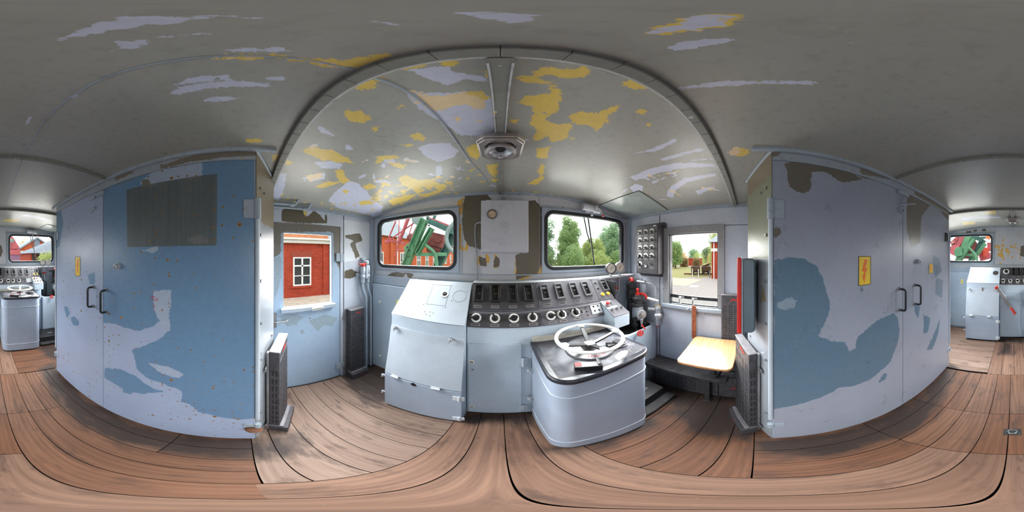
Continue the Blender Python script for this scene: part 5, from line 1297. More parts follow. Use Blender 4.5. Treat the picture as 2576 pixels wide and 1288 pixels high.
m = MB(); m.box(-1.398, -1.38, 1.13, 1.19, 1.29, 1.33); m.tube([(-1.39, 1.16, 1.31), (-1.352, 1.20, 1.31)], .012, 8); m.cut(); m.box(-1.398, -1.36, 1.20, 1.26, 1.475, 1.50); m.build('bracket', M['trim'], r, bevel=.002)
m = MB(); [m.cyl((-1.352, y, 0), (-1.352, y, .02), .02, n=12).cut() for y in (1.25, 1.325)]; m.build('floor_collar', M['darksteel'], r)
for k, (x, z, y1) in enumerate(((-1.345, 1.945, .55), (-1.30, 1.962, .42))):
    r = thing('roof_pipe', (x, .35, z), ('lower' if k == 0 else 'upper')+' of two worn pipes under the roof above the left side door', 'pipe')
    m = MB(); m.tube(arc_path([(x, .20, z), (x, y1, z), (x+.02, y1+.02, zroof(x)+.005)], .02), .011, 8); m.build('pipe', M['trim'], r)
    m = MB(); m.cyl((x, y1-.045, z), (x, y1-.01, z), .017, n=12); m.build('union', M['trim'], r)
def roof_plate(rear):
    END[0] = HALF if rear else None
    nm = 'trim_22' if rear else 'trim_21'
    m = MB(); c = [(.94, 1.30), (.955, .83), (1.36, .83), (1.36, 1.34)]; k = 8
    for i in range(k):
        for_ = None
        a, b = .945+(1.365-.945)*i/k, .945+(1.365-.945)*(i+1)/k
        m.add([(a, .83, zroof(a)-.004), (b, .83, zroof(b)-.004), (b, 1.362, zroof(b)-.004), (a, 1.362, zroof(a)-.004), (a, .83, zroof(a)), (b, .83, zroof(b)), (b, 1.362, zroof(b)), (a, 1.362, zroof(a))], [(3,2,1,0),(4,5,6,7),(0,1,5,4),(1,2,6,5),(2,3,7,6),(3,0,4,7)])
    struct(m.build(nm, M['roofplate'], label='clean pale inspection plate in the roof corner'))
    m = MB(); m.tube([(.945, 1.362, zroof(.945)-.003), (.945, .83, zroof(.945)-.003), (1.365, .83, zroof(1.365)-.003)], .0028, 6); struct(m.build('trim_24' if rear else 'trim_23', M['hole']))
    END[0] = None
M['roofplate'] = paint('roof_plate_paint', srgb(148, 158, 154), dirt=.1, rough=.25)
roof_plate(False); roof_plate(True)
# ------------------------------------------------------------------ outside: ground, brick buildings, machines, trees
GZ = -1.18
def brick(name, ax, c1=srgb(176, 66, 44), c2=srgb(150, 52, 36), mortar=srgb(186, 120, 96), sc=4.0):
    t = NT(name); v = t.coord(); sp = t.n('ShaderNodeSeparateXYZ'); t.l(v, sp.inputs[0]); cb = t.n('ShaderNodeCombineXYZ')
    t.l(sp.outputs[ax], cb.inputs[0]); t.l(sp.outputs[2], cb.inputs[1])
    b = t.n('ShaderNodeTexBrick'); t.l(cb.outputs[0], b.inputs['Vector']); b.inputs['Scale'].default_value = sc
    b.inputs['Color1'].default_value = c1; b.inputs['Color2'].default_value = c2; b.inputs['Mortar'].default_value = mortar
    b.inputs['Mortar Size'].default_value = .016; b.inputs['Brick Width'].default_value = .5*2; b.inputs['Row Height'].default_value = .3
    t.setv(col=t.mix(t.ramp(t.noise(v, 1.5, 5), .35, .7), b.outputs['Color'], t.mix(.35, b.outputs['Color'], srgb(120, 50, 38))), rough=.85, spec=.2); return t.m
M['brick_x'] = brick('red_brick_side', 1); M['brick_y'] = brick('red_brick_front', 0)
M['brick_o'] = brick('orange_brick', 1, srgb(206, 140, 98), srgb(190, 120, 82), srgb(196, 170, 140))
M['brick_ox'] = brick('orange_red_brick_side', 1, srgb(206, 96, 56), srgb(186, 80, 46), srgb(190, 140, 110)); M['brick_oy'] = brick('orange_red_brick_front', 0, srgb(212, 100, 60), srgb(194, 84, 50), srgb(190, 140, 110))
M['roof_grey'] = simple('grey_roof', srgb(152, 160, 166), .7, 0, .08, 3); M['roof_dark'] = simple('slate_roof', srgb(128, 136, 146), .7, 0, .1, 3)
M['frame_white'] = simple('white_frame', srgb(236, 236, 232), .5, 0, .03); M['winglass'] = simple('dark_window_glass', srgb(60, 64, 66), .08, 0, .2, 1.5, 0)
M['cornice'] = simple('pale_cornice', srgb(214, 214, 208), .6, 0, .06, 2)
M['mgreen'] = simple('machine_green', srgb(92, 146, 108), .45, 0, .18, 3); M['mgreen2'] = simple('machine_dark_green', srgb(58, 104, 96), .5, 0, .2, 3)
M['mred'] = simple('machine_red', srgb(188, 92, 98), .5, 0, .2, 3); M['mred2'] = simple('machine_rust_red', srgb(144, 76, 70), .6, 0, .3, 4)
M['mhose'] = simple('grey_hose', srgb(128, 148, 146), .4, 0, .08, 3); M['mrust'] = simple('mine_cart_rust', srgb(92, 72, 60), .85, 0, .3, 2)
M['bark'] = simple('bark', srgb(82, 70, 58), .9, 0, .3, 6)
def ground_mat():
    t = NT('yard_ground'); v = t.coord(); sp = t.n('ShaderNodeSeparateXYZ'); t.l(v, sp.inputs[0])
    n = t.noise(v, .35, 6, .6); n2 = t.noise(v, 6, 5)
    asp = t.mix(t.ramp(n2, .3, .7), srgb(156, 150, 146), srgb(178, 172, 166))
    gr = t.mix(t.ramp(n2, .3, .7), srgb(128, 134, 84), srgb(176, 168, 118))
    fx = t.ramp(t.math('ADD', sp.outputs[0], t.math('MULTIPLY', n, 10)), 24.5, 25.5)
    fy = t.ramp(t.math('ADD', sp.outputs[1], t.math('MULTIPLY', n, 5)), 10.5, 11.5)
    fl = t.ramp(sp.outputs[0], -5.2, -4.8, 1, 0)
    rd = t.math('MULTIPLY', t.ramp(sp.outputs[0], 36, 36.6), t.ramp(sp.outputs[0], 41, 41.6, 1, 0))
    f = t.math('MAXIMUM', t.math('MAXIMUM', fx, fy), t.math('MULTIPLY', fl, .8))
    f = t.math('MULTIPLY', f, t.math('SUBTRACT', 1, rd))
    t.setv(col=t.mix(f, asp, gr), rough=.9, spec=.2); return t.m
m = MB(); m.add([(-90, -90, GZ), (120, -90, GZ), (120, 120, GZ), (-90, 120, GZ), (-90, -90, GZ-.3), (120, -90, GZ-.3), (120, 120, GZ-.3), (-90, 120, GZ-.3)], [(0,1,2,3),(7,6,5,4),(0,4,5,1),(1,5,6,2),(2,6,7,3),(3,7,4,0)]); struct(m.build('ground', ground_mat()))
m = MB(); m.box(-9.5, -7.9, -14, 6.5, GZ, GZ+.10); struct(m.build('sidewalk', simple('pavement_slab', srgb(196, 184, 166), .9, 0, .12, 3)))
m = MB(); m.box(13.0, 17.5, 6.0, 12.5, GZ, GZ+.02); struct(m.build('ground_strip', simple('pale_concrete', srgb(190, 184, 166), .9, 0, .06, 2)))
def house(name, loc, label, cat='building'): return thing(name, loc, label, cat)
def win(parent, ax, c, w, h, rows=(.30, .35, .35), cols=2, d=.08, glass='winglass'):
    """window in a wall; ax 'x': wall faces +x, 'y': wall faces the cab along y"""
    F = frame(c, (0, 1, 0), (0, 0, 1)) if ax == 'x' else frame(c, (1, 0, 0) if c[1] > 0 else (-1, 0, 0), (0, 0, 1))
    m = MB(); m.ring(rrect(w, h, .001, 1), rrect(w-.16, h-.16, .001, 1), d, F)
    m.prism(rrect(.10, h-.1, .001, 1), d*.8, F); z = h/2
    for q in rows[:-1]:
        z -= q*h; m.prism(rrect(w-.1, .09 if q == rows[0] else .05, .001, 1, 0, z), d*.8, F)
    o = m.build('window', M['frame_white'], parent, bevel=.004)
    m = MB(); m.prism(rrect(w-.05, h-.05, .001, 1), .012, F); m.build('pane', M[glass], o)
# brick house beside the left door
r = house('brick_house', (-12, 0, GZ), 'red brick house with white six pane window outside the left side door')
m = MB(); m.box(-15, -9.5, -14, 5.55, GZ, 2.30); m.build('wall', M['brick_x'], r)
m = MB(); m.box(-9.5, -9.42, 4.95, 5.55, GZ, 2.30); m.build('pilaster', M['brick_x'], r)
m = MB(); m.box(-15.1, -9.25, -14, 5.7, 2.30, 2.50); m.box(-15.1, -9.12, -14, 5.78, 2.50, 2.62); m.build('cornice', M['cornice'], r, bevel=.02)
m = MB(); m.box(-15, -9.6, -14, 5.4, 2.62, 6.0); m.build('upper_wall', M['brick_o'], r)
win(r, 'x', (-9.5, 3.5, .56), 1.18, 1.78)
m = MB(); m.box(-9.5, -9.46, 2.8, 4.2, 1.47, 1.80); m.build('lintel', simple('lintel_brick', srgb(150, 70, 52), .9), r)
m = MB(); m.box(-9.5, -9.40, 2.78, 4.22, -.46, -.34); m.build('window_sill', M['brick_x'], r)
m = MB(); m.cyl((-9.36, 5.42, GZ), (-9.36, 5.42, 2.4), .05, n=10); m.build('downpipe', M['roof_grey'], r)
# long works building ahead on the left
r = house('works_building', (-13, 26, GZ), 'long orange brick works building with grey roof seen through the front window showing the machine')
m = MB(); m.box(-18, -10, 9.6, 48, GZ, 3.42); m.build('wall', M['brick_ox'], r)
m = MB(); m.add([(-18.3, 9.2, 3.42), (-9.7, 9.2, 3.42), (-9.7, 16.5, 3.42), (-18.3, 16.5, 3.42), (-14, 12, 8.2), (-14, 14.5, 8.2)], [(3,2,1,0),(0,1,4),(1,2,5,4),(2,3,5),(3,0,4,5)]); m.build('roof', M['roof_grey'], r)
m = MB(); m.add([(-18.3, 16.5, 3.42), (-9.7, 16.5, 3.42), (-9.7, 48.4, 3.42), (-18.3, 48.4, 3.42), (-14, 16.5, 4.4), (-14, 48.4, 4.4)], [(3,2,1,0),(0,1,4),(1,2,5,4),(2,3,5),(3,0,4,5)]); m.build('low_roof', M['roof_dark'], r)
for k, y in enumerate((10.9, 14.6, 18.2, 20.6, 23.2, 25.8, 28.6, 31.6, 34.8)):
    win(r, 'x', (-10, y, .75 if k < 2 else .9), 1.0, 2.3 if k < 2 else 1.7, (.45, .55), 2, .06)
for y in (12.6, 16.6): m = MB(); m.box(-10, -9.86, y-.25, y+.25, GZ, 3.3); m.build('pilaster', M['brick_ox'], r)
m = MB(); m.cyl((-9.82, 13.4, GZ), (-9.82, 13.4, 3.4), .06, n=8); m.build('downpipe', M['frame_white'], r)
# brick house at the yard, right
r = house('corner_house', (22, 2.2, GZ), 'red brick house corner with white band at the yard outside the right side window')
m = MB(); m.box(18.6, 27, -3, 5.25, GZ, 3.15); m.build('wall', M['brick_y'] if False else M['brick_x'], r)
m = MB(); m.box(18.5, 27.1, -3, 5.33, 2.05, 2.42); m.build('band', M['cornice'], r)
m = MB(); m.add([(18.2, -3.5, 3.15), (27.4, -3.5, 3.15), (27.4, 5.6, 3.15), (18.2, 5.6, 3.15), (22.8, -3.5, 5.8), (22.8, 4.0, 5.8)], [(3,2,1,0),(0,1,4),(1,2,5,4),(2,3,5),(3,0,4,5)]); m.build('roof', M['roof_grey'], r)
m = MB(); m.cyl((18.5, 4.95, GZ), (18.5, 4.95, 3.1), .06, n=8); m.build('downpipe', M['frame_white'], r)
# houses behind the far end
r = house('gabled_house', (-5.1, -27, GZ), 'red brick gabled house behind the far window with the gabled house')
pt = lambda px, py, Y: on_y(px, py, Y)
Y = -25.0; ap = pt(93, 600, Y); a0 = pt(51, 625.5, Y); a1 = pt(122, 620, Y)
zl = a0.z
m = MB(); F = frame((0, Y, 0), (1, 0, 0), (0, 0, 1)); hw = (a0.x-ap.x)
prof = [(ap.x+hw, GZ), (ap.x-hw, GZ), (ap.x-hw, zl), (ap.x, ap.z), (ap.x+hw, zl)]; prof = sorted(prof, key=lambda p: 0) ; m.prism([(x, z) for x, z in prof], 9, F); m.build('wall', M['brick_oy'], r)
m = MB()
for s_ in (1, -1):
    q = [(ap.x+s_*(hw+.35), zl-.25), (ap.x, ap.z+.02), (ap.x, ap.z+.25), (ap.x+s_*(hw+.35), zl)]; m.prism(q, 9.6, F, z0=-.3)
m.build('roof', M['roof_grey'], r)
m = MB(); m.box(ap.x-hw-.1, ap.x+hw+.1, Y, Y+.12, zl-.75, zl-.35); m.build('band', M['cornice'], r)
m = MB(); b0, b1 = pt(74, 640, Y).x, pt(56, 640, Y).x; m.box(min(b0, b1), max(b0, b1), Y, Y+.1, GZ, zl-1.0); m.build('white_gate', M['frame_white'], r)
m = MB(); m.box(ap.x-.45, ap.x+.45, Y, Y+.08, zl+.4, zl+1.6); m.build('blind_window', M['roof_dark'], r)
r = house('low_shed', (-7.5, -19.5, GZ), 'low red brick shed with big slate roof behind the far window with the gabled house')
Y2 = -18.0; e0 = pt(77, 637, Y2); e1 = pt(137, 631, Y2); t1 = pt(135, 603, Y2-3)
m = MB(); m.box(e1.x-4, e0.x, -24, Y2, GZ, e0.z); m.build('wall', M['brick_y'], r)
m = MB(); m.add([(e0.x+.4, Y2+.4, e0.z), (e1.x-4, Y2+.4, e0.z), (e1.x-4, -24.4, e0.z), (e0.x+.4, -24.4, e0.z), (t1.x+.2, -21, t1.z), (e1.x-4, -21, t1.z+.6)], [(3,2,1,0),(0,1,5,4),(2,3,4,5),(3,0,4),(1,2,5)]); m.build('roof', M['roof_dark'], r)
for px in (85, 96, 106):
    c = pt(px, 648, Y2); m = MB(); m.box(c.x-.2, c.x+.2, Y2, Y2+.05, c.z-.4, c.z+.5); m.build('window', M['winglass'], r)

# ------------------------------------------------------------------ open-air mining machines
def beam(mb, a, b, w, d):
    a = Vector(a); b = Vector(b); x = (b-a).normalized(); side = x.cross(Vector((0, 1, 0))).normalized()
    F = frame((a+b)/2-Vector((0, d/2, 0))+Vector((0, d, 0))*0, x, side); L = (b-a).length
    mb.prism([(-L/2, -w/2), (L/2, -w/2), (L/2, w/2), (-L/2, w/2)], d, F, z0=-d/2)
def flange(mb, a, b, w, d):
    beam(mb, a, b, w, d)
    a = Vector(a); b = Vector(b); x = (b-a).normalized(); s_ = x.cross(Vector((0, 1, 0))).normalized()
    for q in (1, -1): beam(mb, a+s_*q*w/2, b+s_*q*w/2, .04, d+.18)
r = thing('mining_machine', (-2.6, 6.6, GZ), 'near green and red mining machine with lattice bars, beyond the window over the dial cabinet', 'machine')
Y = 6.5; A = lambda px, py, y=Y: on_y(px, py, y)
def toground(p, q):
    p = Vector(p); q = Vector(q); t = (GZ-p.z)/(q.z-p.z); return p+(q-p)*t
top, low = A(1072, 553), A(1025, 668)
m = MB(); flange(m, top, toground(top, low), .29, .12); m.build('main_beam', M['mgreen'], r, bevel=.01)
t2_, l2 = A(1090, 575, 6.46), A(1054, 638, 6.46); m = MB(); flange(m, t2_, l2, .14, .10); m.build('second_beam', M['mgreen'], r, bevel=.01)
t3, l3 = A(1160, 560, 7.2), A(1105, 668, 7.2); m = MB(); flange(m, t3, toground(t3, l3), .30, .12); m.build('rear_beam', M['mgreen2'], r, bevel=.01)
m = MB(); beam(m, A(1048, 640), A(1125, 640, 6.9), .16, .16); m.build('cross_beam', M['mgreen'], r, bevel=.01)
m = MB(); m.tube(arc_path([A(1064, 612, 6.4), A(1096, 636, 6.4), A(1099, 668, 6.4), A(1099, 668, 6.4)-Vector((0, 0, 1.2))], .5, 8), .075, 10); m.build('green_pipe', M['mgreen'], r)
m = MB(); m.prism([(-.22, -.3), (.2, -.3), (.24, .22), (-.05, .3), (-.26, .1)], .1, frame(A(1031, 628, 6.42), (1, 0, 0), (0, 0, 1))); m.build('gusset_plate', M['mgreen'], r, bevel=.01)
m = MB(); [m.cyl(A(x, y, 6.36), A(x, y, 6.30), .045, n=8).cut() for x, y in ((1071, 564), (1079, 567), (1052, 602), (1025, 622), (1030, 630), (1036, 640))]; m.build('bolt', M['black'], r)
m = MB(); beam(m, A(1083, 558, 7.0), A(1150, 588, 7.0), .25, .3); m.build('top_channel', M['mgreen2'], r, bevel=.01)
m = MB(); beam(m, A(1083, 551, 7.3), A(1150, 578, 7.3), .12, .2); m.build('top_rail', M['mred'], r)
m = MB(); m.tube(arc_path([A(1147, 556, 6.1), A(1126, 578, 6.1), A(1122, 605, 6.1), A(1130, 624, 6.1), A(1150, 640, 6.1)], .5, 8), .085, 10); m.build('grey_hose', M['mhose'], r)
m = MB(); c = A(1086, 606, 7.4); m.cyl(c, c-Vector((0, .35, 0)), .36, n=26); m.cyl(c-Vector((0, .35, 0)), c-Vector((0, .42, 0)), .14, n=16); m.build('gear_drum', M['mred'], r, bevel=.01)
m = MB(); F = frame(A(1108, 606, 7.3), (1, 0, -.3), (0, 0, 1)); m.prism(rrect(.75, .62, .05, 3), .4, F); m.cyl(F @ Vector((.05, .05, .4)), F @ Vector((.05, .05, .5)), .16, n=18); m.build('gearbox', M['mred2'], r, bevel=.015)
m = MB(); c = A(1095, 628, 7.2); m.cyl(c+Vector((-.35, 0, .1)), c+Vector((.35, 0, -.05)), .25, n=20); m.build('motor', M['mred2'], r, bevel=.01)
m = MB(); beam(m, A(1030, 622, 7.0), A(1056, 570, 7.0), .26, .12); m.build('red_plate', M['mred'], r, bevel=.01)
m = MB(); c = A(1055, 554, 6.9); m.cyl(c, c-Vector((0, .3, 0)), .26, n=24); m.build('pulley', M['mhose'], r, bevel=.01)
lat = [((974, 608), (1043, 560), .07), ((974, 608), (996, 556), .08), ((979, 606), (1020, 614), .08), ((979, 600), (1018, 612), .05), ((1004, 610), (1028, 548), .16), ((1000, 620), (1022, 552), .06), ((1004, 545), (1003, 606), .05),
       ((1003, 608), (996, 640), .07), ((996, 630), (1018, 628), .06), ((1026, 600), (1040, 556), .05), ((996, 640), (990, 646), .05), ((1018, 628), (1030, 612), .08), ((974, 612), (972, 604), .2)]
for p, q, w in lat: m = MB(); m.tube([A(*p, 7.0), A(*q, 7.0)], w*.55, 8); m.build('lattice_bar', M['mred'], r)
m = MB(); c = A(1038, 602, 7.0); m.cyl(c+Vector((-.2, 0, .15)), c+Vector((.2, 0, -.1)), .2, n=16); m.build('small_motor', M['mred2'], r, bevel=.01)
m = MB(); beam(m, A(1092, 552, 8), A(1100, 530, 8), .14, .1); beam(m, A(1076, 553, 8), A(1080, 530, 8), .12, .1); beam(m, A(1092, 552, 8), A(1076, 553, 8), .1, .1); m.build('upper_strut', M['mgreen2'], r)
m = MB(); m.box(*sorted((A(1030, 640, 6.6).x, A(1115, 640, 6.6).x)), 6.3, 7.4, GZ, GZ+.5); m.build('base_frame', M['mgreen2'], r, bevel=.02)

r = thing('second_mining_machine', (1.6, -8.5, GZ), 'green twin beam mining machine with red drums, filling the far window', 'machine')
Y = -8.5; A = lambda px, py, y=Y: on_y(px, py, y)
for (p, q, w, y, mt) in (((2438, 588), (2410, 654), .29, -8.3, 'mgreen'), ((2449, 600), (2428, 632), .14, -8.24, 'mgreen'), ((2473, 602), (2443, 654), .27, -9.0, 'mgreen2'), ((2478, 612), (2456, 640), .14, -8.93, 'mgreen')):
    a, b = A(*p, y), A(*q, y); m = MB(); flange(m, a, toground(a, b), w, .12); m.build('beam', M[mt], r, bevel=.01)
m = MB(); beam(m, A(2444, 592, -8.8), A(2470, 604, -8.8), .25, .3); m.build('top_channel', M['mgreen2'], r)
m = MB(); beam(m, A(2420, 641), A(2452, 641), .16, .16); m.build('cross_beam', M['mgreen'], r)
m = MB(); m.tube(arc_path([A(2436, 622, -8.1), A(2454, 640, -8.1), A(2458, 655, -8.1), A(2458, 655, -8.1)-Vector((0, 0, 1.2))], .5, 8), .07, 10); m.build('green_pipe', M['mgreen'], r)
m = MB(); m.prism([(-.22, -.26), (.2, -.2), (.18, .18), (-.05, .26), (-.25, .08)], .1, frame(A(2413, 633, -8.17), (-1, 0, 0), (0, 0, 1))); m.build('gusset_plate', M['mgreen'], r)
m = MB(); c = A(2405, 630, -8.5); m.cyl(c, c+Vector((0, .3, 0)), .28, n=24); m.build('pulley', M['mred'], r, bevel=.01)
m = MB(); beam(m, A(2406, 625, -9), A(2421, 594, -9), .24, .15); m.build('red_beam', M['mred'], r)
for p, q in (((2390, 612), (2412, 592)), ((2390, 622), (2405, 626)), ((2392, 630), (2404, 628)), ((2398, 606), (2426, 630)), ((2408, 596), (2404, 618))): m = MB(); m.tube([A(*p, -9.2), A(*q, -9.2)], .05, 8); m.build('lattice_bar', M['mred'], r)
m = MB(); c = A(2446, 618, -9.3); m.cyl(c, c+Vector((0, .4, 0)), .34, n=22); m.build('gear_drum', M['mred2'], r, bevel=.01)
for px, py, q in ((2411, 602, .16), (2418, 611, .2), (2403, 614, .15), (2425, 600, .14), (2440, 632, .18)): m = MB(); c = A(px, py, -9.35); m.cyl(c+Vector((-.2, 0, .08)), c+Vector((.2, 0, -.08)), q, n=16); m.build('motor', M['mred2'], r, bevel=.01)
m = MB(); c = A(2434, 630, -9.5); m.box(c.x-.6, c.x+.5, -9.8, -9.2, c.z-.5, c.z+.4); m.build('gearbox', M['mred2'], r, bevel=.02)
r = thing('red_loader', (.9, -9.5, GZ), 'red loader with round buffers beside the green twin beams, far window with the green beams', 'machine')
m = MB(); a, b = A(2464, 650, -11.0), A(2492, 642, -11.0); beam(m, a, b, .42, .5); m.build('boom', M['mred'], r, bevel=.02)
m = MB(); a = A(2478, 634, -11.2); m.cyl(a+Vector((0, 0, -.35)), a+Vector((0, 0, .3)), .27, n=20); m.build('drum', simple('orange_red', srgb(214, 84, 66), .5), r, bevel=.02)
m = MB(); a = A(2464, 636, -11.0); m.cyl(a, a+Vector((0, 0, .6)), .12, n=14); m.cyl(a-Vector((0, .1, 0)), a+Vector((0, .2, 0)), .2, n=16); m.build('cylinder', M['mred2'], r, bevel=.01)
m = MB(); a, b = A(2492, 610, -11.4), A(2492, 632, -11.4); beam(m, a, b, .5, .4); m.build('cab_post', M['mred'], r); m = MB(); a, b = A(2466, 598, -11.4), A(2496, 596, -11.4); beam(m, a, b, .16, .2); m.build('upper_beam', M['mgreen2'], r); m = MB(); a, b = A(2480, 594, -11.15), A(2490, 600, -11.15); beam(m, a, b, .22, .2); m.build('jib', simple('orange_jib', srgb(226, 128, 76), .5), r)
m = MB(); c = A(2484, 645, -11.4); m.box(c.x-.9, c.x+.9, -11.9, -11.2, GZ, GZ+1.4); m.build('undercarriage', M['mgreen2'], r, bevel=.03)
r = thing('red_hopper', (-1.7, -8.6, GZ), 'dull red sloping hopper at the left edge of the gabled house view', 'machine')
A = lambda px, py, y=-9.5: on_y(px, py, y)
m = MB(); q = [A(26, 592), A(33, 596), A(51, 626), A(26, 627)]; m.add(q+[p+Vector((.0, -1.5, 0)) for p in q], [(0,1,2,3),(7,6,5,4),(0,4,5,1),(1,5,6,2),(2,6,7,3),(3,7,4,0)]); m.build('chute', M['mred'], r, bevel=.02)
m = MB(); a, b = A(51, 632), A(10, 632); m.box(min(a.x, b.x), max(a.x, b.x), -11, -9.5, GZ, a.z); m.build('body', simple('dull_mauve', srgb(142, 104, 130), .6, 0, .12, 2), r, bevel=.02)
m = MB(); a, b = A(51, 628), A(8, 628); m.box(min(a.x, b.x), max(a.x, b.x), -11, -9.45, a.z-.3, a.z); m.build('rail', M['mred'], r)
m = MB(); c = A(29, 606, -9.2); m.cyl(c, c+Vector((0, .2, 0)), .11, n=18); m.build('headlamp', M['mhose'], r, bevel=.005)

# mine carts in the yard
for k, (px, lab) in enumerate(((1750, 'rusty mine cart, left of two on a short track in the yard'), (1776, 'rusty mine cart, right of two, with scrap piled on top, in the yard'))):
    c = on_z(px, 690, GZ+.12); r = thing('mine_cart', (c.x, c.y, GZ+.12), lab, 'mine cart', None)
    ux = Vector((-.93, -.36, 0)) if False else Vector((.36, -.93, 0)); F = frame((c.x, c.y, GZ+.12), ux, (-ux.y, ux.x, 0))
    m = MB(F); m.add([(-.62,-.45,.42),(.62,-.45,.42),(.62,.45,.42),(-.62,.45,.42),(-.63,-.52,1.12),(.63,-.52,1.12),(.63,.52,1.12),(-.63,.52,1.12)], [(3,2,1,0),(4,5,6,7),(0,1,5,4),(1,2,6,5),(2,3,7,6),(3,0,4,7)]); m.build('tub', M['mrust'], r, bevel=.02)
    m = MB(F); m.box(-.6, .6, -.3, .3, .28, .42); m.build('chassis', M['black'], r)
    for x in (-.38, .38):
        for y in (-.36, .36): m = MB(F); m.cyl((x, y-.04, .19), (x, y+.04, .19), .18, n=16); m.build('wheel', M['darksteel'], r)
    if k: m = MB(F); m.tube([(-.3, 0, 1.15), (.2, .1, 1.42), (.7, 0, 1.5)], .07, 8); m.tube([(-.5, .2, 1.15), (.5, .2, 1.3)], .09, 8); m.build('scrap', M['mrust'], r)
for k, off in enumerate((-.33, .33)):
    c = on_z(1765, 690, GZ); ux = Vector((.36, -.93, 0)); n2 = Vector((.93, .36, 0))
    m = MB(); F = frame(c+n2*off, ux, (-ux.y, ux.x, 0)); m.box(-2.6, 2.6, -.04, .04, 0, .12, F); tag(m.build('short_rail', M['rust']), ('nearer' if k == 0 else 'farther')+' rusty rail under the two mine carts', 'rail')
for k, (px, py, h) in enumerate(((1742, 696, 1.0), (1757, 698, 1.0), (1785, 699, .9))):
    c = on_z(px, py, GZ); r = MB(); r.cyl((c.x, c.y, GZ), (c.x, c.y, GZ+h), .05, n=10); r.ball((c.x, c.y, GZ+h), .06, 10)
    tag(r.build('bollard', M['frame_white'] if k < 2 else M['roof_dark']), ('white post in front of the left mine cart', 'white post in front of the gap between mine carts', 'grey post beside the brick house corner')[k], 'post')
c = on_z(1735, 668, GZ); r = thing('brick_hut', (c.x+2, c.y, GZ), 'small red brick hut among the bushes across the yard', 'hut')
m = MB(); m.box(c.x, c.x+3, c.y-2.6, c.y+.4, GZ, GZ+1.9); m.build('wall', M['brick_x'], r); m = MB(); m.box(c.x-.1, c.x+3.1, c.y-2.7, c.y+.5, GZ+1.9, GZ+2.05); m.build('roof', M['mred2'], r)
m = MB(); c = on_z(1746, 720, GZ); m.cyl((c.x, c.y, GZ), (c.x, c.y, GZ+.015), .45, n=24); tag(m.build('manhole_cover', M['cornice']), 'pale round manhole cover in the yard paving', 'manhole cover')
# street lantern beyond the front window full of trees
r = thing('street_lantern', (4.8, 15.5, GZ), 'dark double street lantern at the left edge of the front window full of trees', 'street lamp')
b = on_y(1376, 640, 15.5); m = MB(); m.cyl((b.x, 15.5, GZ), (b.x, 15.5, b.z+.5), .06, n=10); m.tube([(b.x-.45, 15.5, b.z+.75), (b.x-.25, 15.5, b.z+.95), (b.x, 15.5, b.z+.5), (b.x+.25, 15.5, b.z+.95), (b.x+.45, 15.5, b.z+.75)], .03, 6); m.build('post', M['mgreen2'], r)
for s_ in (-1, 1): m = MB(); m.lathe([(0, .75), (.09, .7), (.18, .52), (.12, .30), (0, .28)], Matrix.Translation((b.x+s_*.45, 15.5, b.z)), 12); m.build('lantern', M['roof_dark'], r)

# ------------------------------------------------------------------ trees and bushes
def leafmat(name, a, b, c):  # leaf colours lightened and muted, painting in the haze of the window glass
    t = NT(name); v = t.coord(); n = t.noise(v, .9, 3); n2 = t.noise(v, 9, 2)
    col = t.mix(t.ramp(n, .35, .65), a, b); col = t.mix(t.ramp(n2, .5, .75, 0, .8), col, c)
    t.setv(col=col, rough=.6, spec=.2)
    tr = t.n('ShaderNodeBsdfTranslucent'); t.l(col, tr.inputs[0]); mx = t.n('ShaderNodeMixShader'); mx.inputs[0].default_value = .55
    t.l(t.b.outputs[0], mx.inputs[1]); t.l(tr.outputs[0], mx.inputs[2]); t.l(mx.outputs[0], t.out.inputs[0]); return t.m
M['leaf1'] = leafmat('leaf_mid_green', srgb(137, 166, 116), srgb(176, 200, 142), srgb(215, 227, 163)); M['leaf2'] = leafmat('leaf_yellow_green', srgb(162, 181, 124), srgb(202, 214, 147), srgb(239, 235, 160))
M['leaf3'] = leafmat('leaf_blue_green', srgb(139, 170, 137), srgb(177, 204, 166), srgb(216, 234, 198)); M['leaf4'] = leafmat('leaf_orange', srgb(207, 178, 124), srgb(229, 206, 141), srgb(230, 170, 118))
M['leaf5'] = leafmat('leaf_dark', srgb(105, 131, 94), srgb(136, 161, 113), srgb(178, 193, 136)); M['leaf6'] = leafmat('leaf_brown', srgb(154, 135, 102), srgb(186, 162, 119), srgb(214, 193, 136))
def foliage(blobs, n, size, seed, name, mat, parent):
    rg = np.random.RandomState(seed); B = np.array(blobs); w = B[:, 3]**2; i = rg.choice(len(B), n, p=w/w.sum())
    nz = lambda a: a/np.linalg.norm(a, axis=1, keepdims=True)
    p = B[i, :3]*np.array([1, 1, 1])+nz(rg.normal(size=(n, 3)))*(B[i, 3:4]*(rg.uniform(.25, 1, (n, 1))**.6))*np.array([1, 1, .85])
    u = nz(rg.normal(size=(n, 3))); v = nz(np.cross(u, rg.normal(size=(n, 3)))); k = size*rg.uniform(.6, 1.2, (n, 1))
    V = np.stack([p-u*k, p+v*k*.5, p+u*k, p-v*k*.5], 1).reshape(-1, 3)-np.array(parent.location)
    me = bpy.data.meshes.new(name); me.vertices.add(4*n); me.vertices.foreach_set('co', V.astype(np.float32).ravel())
    me.loops.add(4*n); me.loops.foreach_set('vertex_index', np.arange(4*n, dtype=np.int32)); me.polygons.add(n); me.polygons.foreach_set('loop_start', np.arange(0, 4*n, 4, dtype=np.int32)); me.polygons.foreach_set('loop_total', np.full(n, 4, np.int32))
    me.materials.append(mat); me.update(); me.validate()
    o = bpy.data.objects.new(name, me); COL.objects.link(o); o.parent = parent; return o
